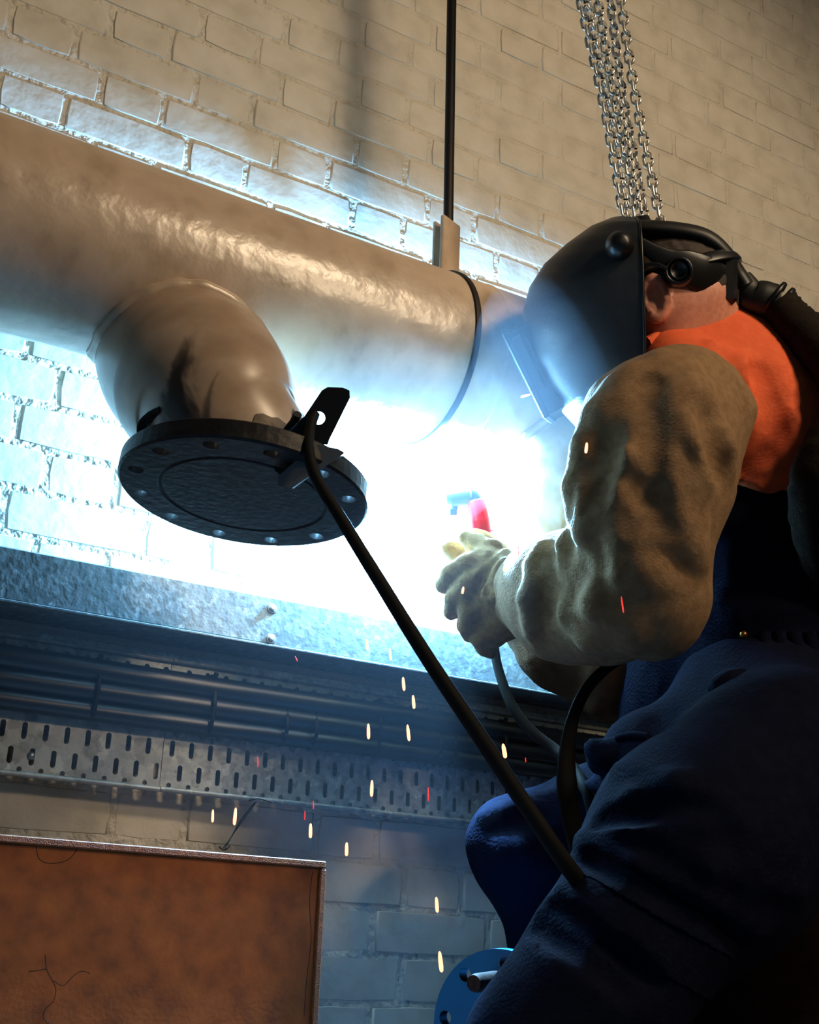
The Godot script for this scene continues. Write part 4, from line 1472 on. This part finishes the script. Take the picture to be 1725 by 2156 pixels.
func helmet(HB: Basis, hc: Vector3, F: Vector3, S: Vector3) -> void:
	var t := thing("welding_helmet", "black welding helmet with air hose worn on the welder's head", "helmet", pat(1330, 700, 1.92))
	var rows_px := [[1312, 463, 1352, 466, 0.02], [1282, 468, 1342, 474, 0.055], [1240, 488, 1350, 492, 0.082], [1190, 525, 1353, 525, 0.1], [1146, 565, 1355, 565, 0.11], [1116, 612, 1357, 612, 0.116], [1103, 660, 1358, 660, 0.118], [1106, 710, 1360, 708, 0.117], [1122, 765, 1361, 755, 0.114], [1150, 820, 1356, 800, 0.108], [1184, 868, 1342, 845, 0.099], [1218, 905, 1321, 880, 0.086], [1246, 925, 1301, 900, 0.07]]
	var dense := []
	for i in rows_px.size() - 1:
		for k in 4:
			var e := []
			for q in 5:
				e.append(lerpf(rows_px[i][q], rows_px[i + 1][q], k / 4.0))
			dense.append(e)
	dense.append(rows_px[-1])
	var outer := []
	var inner := []
	var cols := 33
	for e in dense:
		var fr := pat(e[0], e[1], 1.945)
		var bk := pat(e[2], e[3], 1.90)
		var ro := []
		var ri := []
		for j in cols:
			var a := PI * j / (cols - 1)
			var s := pow(sin(a), 0.72)
			var c := signf(cos(a)) * pow(absf(cos(a)), 0.80)
			var p: Vector3 = bk + (fr - bk) * s + S * (c * e[4])
			ro.append(p)
			ri.append(p.lerp(bk + (fr - bk) * 0.3, 0.035))
		outer.append(ro)
		inner.append(ri)
	var b := MB.new()
	b.grid(outer)
	for r in inner: r.reverse()
	b.grid(inner)
	for r in inner: r.reverse()
	var rim_o := []
	var rim_i := []
	for i in outer.size():
		rim_o.append(outer[i][0]); rim_i.append(inner[i][0])
	for j in cols:
		rim_o.append(outer[-1][j]); rim_i.append(inner[-1][j])
	for i in range(outer.size() - 1, -1, -1):
		rim_o.append(outer[i][cols - 1]); rim_i.append(inner[i][cols - 1])
	for j in range(cols - 1, -1, -1):
		rim_o.append(outer[0][j]); rim_i.append(inner[0][j])
	b.grid([rim_o, rim_i])
	put(b.mesh(), "shell", M.helmet_shell, t)
	b = MB.new()          # pale edge line of the near rim
	var near := []
	for i in range(4, outer.size() - 6):
		near.append(outer[i][0])
	b.tube(near, 0.0022, 8)
	put(b.mesh(), "rim_edge", M.black_plastic, t)
	# lens cartridge
	var L := (pat(1182, 880, 1.945) - pat(1094, 702, 1.945)).normalized()
	var Nn := S.cross(L).normalized()
	if Nn.dot(-cam_x) < 0: Nn = -Nn
	var cb := Basis(S, L, Nn)
	if cb.determinant() < 0: cb = Basis(-S, L, Nn)
	var cc := pat(1151, 778, 1.945)
	b = MB.new()
	cc += Nn * 0.008
	b.box(Transform3D(cb, cc), Vector3(0.118, 0.144, 0.040), 0.003)
	var cart := put(b.mesh(), "lens_cartridge", M.helmet_shell, t)
	b = MB.new()
	b.box(Transform3D(cb, cc + Nn * 0.022), Vector3(0.124, 0.150, 0.012), 0.0025)
	put(b.mesh(), "front_frame", M.helmet_shell, cart)
	b = MB.new()
	b.box(Transform3D(cb, cc + Nn * 0.0275), Vector3(0.100, 0.088, 0.003), 0.0008)
	put(b.mesh(), "lens", M.lens_glass, cart)
	b = MB.new()
	b.box(Transform3D(cb, cc + Nn * 0.012 - L * 0.064), Vector3(0.122, 0.014, 0.020), 0.002)
	put(b.mesh(), "top_latch", M.black_plastic, cart)
	b = MB.new()
	b.box(Transform3D(cb, cc + S * 0.0595 + Nn * 0.003 - L * 0.012), Vector3(0.003, 0.088, 0.0035), 0.0008)
	b.box(Transform3D(cb, cc + S * 0.0595 - Nn * 0.006 - L * 0.004), Vector3(0.003, 0.110, 0.003), 0.0008)
	put(b.mesh(), "side_rail", M.black_plastic, cart)
	# pivot knob
	var kp := pat(1305, 513, 1.79)
	b = MB.new()
	b.lathe(frame(S, kp), [[0.0, 0.010], [0.010, 0.009], [0.016, 0.004], [0.018, -0.002], [0.021, -0.006], [0.022, -0.018]], 24)
	put(b.mesh(), "pivot_knob", M.black_plastic, t)
	# headgear: bands round the skull, ratchet disc
	var ring := []
	for j in 41:
		var a := TAU * j / 40.0
		ring.append(hc + HB * Vector3(cos(a) * 0.089, 0.018 - 0.012 * sin(a), sin(a) * 0.114))
	b = MB.new()
	b.tube(ring, 0.012, 8, false, Vector3.UP, 0.3, 1.0)
	put(b.mesh(), "headband", M.black_plastic, t)
	var rk := pat(1430, 571, 1.797)
	b = MB.new()
	b.lathe(frame(S, rk), [[0.0, 0.001], [0.010, 0.001], [0.0105, 0.006], [0.014, 0.006], [0.0145, 0.002], [0.016, 0.002], [0.0165, 0.008], [0.0195, 0.008], [0.0215, 0.004], [0.022, -0.012]], 30)
	put(b.mesh(), "ratchet_disc", M.black_plastic, t)
	b = MB.new()
	b.tube(curve([pat(1345, 512, 1.815), pat(1375, 530, 1.812), pat(1410, 548, 1.812), pat(1445, 560, 1.815), pat(1480, 578, 1.825), pat(1512, 600, 1.85), pat(1530, 620, 1.88)], 6), spread([0.010, 0.012, 0.017, 0.024, 0.030, 0.032, 0.028], 37), 14, true, S, 1.0, 0.25)
	put(b.mesh(), "side_strap", M.black_plastic, t)
	b = MB.new()
	b.tube(curve([pat(1352, 560, 1.80), pat(1380, 556, 1.795), pat(1405, 566, 1.79)], 6), 0.003, 8)
	put(b.mesh(), "adjuster_rod", M.black_plastic, t)
	b = MB.new()
	b.box(Transform3D(Basis(cam_x, cam_y, cam_z), pat(1520, 600, 1.89)), Vector3(0.028, 0.075, 0.10), 0.008)
	put(b.mesh(), "nape_pad", M.black_plastic, t)
	# air duct over the crown
	var path := curve([pat(1250, 500, 1.93), pat(1290, 486, 1.905), pat(1350, 484, 1.88), pat(1420, 488, 1.87), pat(1478, 502, 1.87), pat(1516, 532, 1.875), pat(1545, 578, 1.885), pat(1562, 608, 1.885)], 8)
	b = MB.new()
	b.tube(path, spread([0.012, 0.020, 0.018, 0.018, 0.019, 0.019, 0.020, 0.022], path.size()), 18, true, S, 0.85, 1.7)
	put(b.mesh(), "air_duct", M.black_rubber, t)
	b = MB.new()
	b.tube([pat(1332, 470, 1.90), pat(1348, 500, 1.88)], 0.018, 12, true, S, 1.5, 0.5)
	put(b.mesh(), "duct_clip", M.black_plastic, t)
	path = curve([pat(1556, 588, 1.885), pat(1580, 625, 1.88), pat(1606, 632, 1.875), pat(1640, 640, 1.87)], 8)
	b = MB.new()
	b.tube(path, spread([0.020, 0.027, 0.030, 0.028], path.size()), 18)
	put(b.mesh(), "duct_elbow", M.black_rubber, t)
	for e in [0.0, 1.0]:
		b = MB.new()
		var c0 := pat(1628 + e * 18, 630 + e * 12, 1.87)
		b.lathe(frame((pat(1690, 680, 1.86) - pat(1620, 630, 1.87)), c0), [[0.024, -0.005], [0.030, -0.004], [0.0315, 0.0], [0.030, 0.004], [0.024, 0.005]], 24)
		put(b.mesh(), "hose_clip", M.black_plastic, t)
	# cloth-covered breathing hose, looping out and back down the welder's back
	var hose := thing("breathing_hose", "dark cloth-covered breathing hose behind the orange jacket", "hose", pat(1690, 690, 1.86))
	path = curve([pat(1640, 642, 1.868), pat(1665, 672, 1.86), pat(1700, 705, 1.85), pat(1760, 770, 1.82), pat(1790, 850, 1.78), pat(1760, 930, 1.75), pat(1728, 1010, 1.74), pat(1730, 1110, 1.76), pat(1765, 1220, 1.80), pat(1790, 1330, 1.86)], 8)
	b = MB.new()
	var rr := []
	for i in path.size():
		rr.append((0.031 + 0.012 * smoothstep(0.0, 0.6, float(i) / path.size())) * (1.0 + 0.03 * sin(i * 1.9) + 0.02 * sin(i * 3.3)))
	b.tube(path, rr, 20)
	put(b.mesh(), "hose_cover", M.dark_cloth, hose)

func torch() -> void:
	var t := thing("welding_torch", "red and black welding torch gripped in the leather gloves", "torch", pat(1010, 1090, 2.09))
	var b := MB.new()
	b.tube(curve([pat(1030, 1190, 2.075), pat(1022, 1150, 2.085), pat(1014, 1112, 2.09)], 5), 0.0185, 18)
	put(b.mesh(), "handle", M.torch_red, t)
	b = MB.new()
	var ax := (pat(1004, 1062, 2.095) - pat(1014, 1120, 2.09)).normalized()
	var prof := []
	for i in 20:
		prof.append([0.0205 + (0.0006 if i % 2 else -0.0006), -0.012 + i * 0.0011])
	prof.append_array([[0.0195, 0.012], [0.018, 0.030], [0.0165, 0.044], [0.014, 0.046]])
	b.lathe(frame(ax, pat(1013, 1108, 2.09)), prof, 28)
	put(b.mesh(), "collar", M.torch_red, t)
	b = MB.new()
	b.tube(curve([pat(1006, 1070, 2.095), pat(1003, 1050, 2.10), pat(990, 1040, 2.102), pat(970, 1046, 2.104)], 6), 0.0135, 16)
	put(b.mesh(), "neck", M.black_plastic, t)
	b = MB.new()
	b.lathe(frame(pat(938, 1050, 2.107) - pat(985, 1048, 2.103), pat(985, 1048, 2.103)), [[0.0, -0.010], [0.017, -0.008], [0.0195, -0.002], [0.0195, 0.024], [0.0165, 0.028], [0.0145, 0.034], [0.012, 0.036]], 24)
	put(b.mesh(), "gas_nozzle", M.black_plastic, t)
	b = MB.new()
	b.box(Transform3D(Basis(cam_x, cam_y, cam_z), pat(955, 1078, 2.10)), Vector3(0.014, 0.014, 0.02), 0.002)
	put(b.mesh(), "guard_tab", M.black_plastic, t)
	# cables
	var c := curve([pat(1036, 1300, 2.03), pat(1040, 1350, 2.0), pat(1050, 1410, 1.98), pat(1078, 1485, 1.95), pat(1120, 1540, 1.93), pat(1170, 1580, 1.91), pat(1210, 1620, 1.87), pat(1235, 1665, 1.83), pat(1250, 1720, 1.82)], 8)
	b = MB.new()
	b.tube(c, spread([0.006, 0.0075, 0.008, 0.0085, 0.009, 0.009, 0.009, 0.009], c.size()), 14)
	tag(put(b.mesh(), "torch_cable", M.rubber), "black torch cable hanging from the gloves to the welder's lap", "cable")
	c = curve([pat(1330, 1375, 1.80), pat(1280, 1405, 1.79), pat(1236, 1450, 1.77), pat(1208, 1510, 1.75), pat(1195, 1580, 1.74), pat(1194, 1650, 1.73), pat(1205, 1730, 1.72), pat(1218, 1790, 1.72), pat(1228, 1860, 1.76)], 8)
	b = MB.new()
	b.tube(c, spread([0.008, 0.008, 0.009, 0.010, 0.013, 0.017, 0.016, 0.014, 0.012], c.size()), 12, true, cam_z, 1.0, 0.3)
	tag(put(b.mesh(), "hanging_strap", M.tie_black), "flat black strap hanging in front of the welder's lap", "strap")
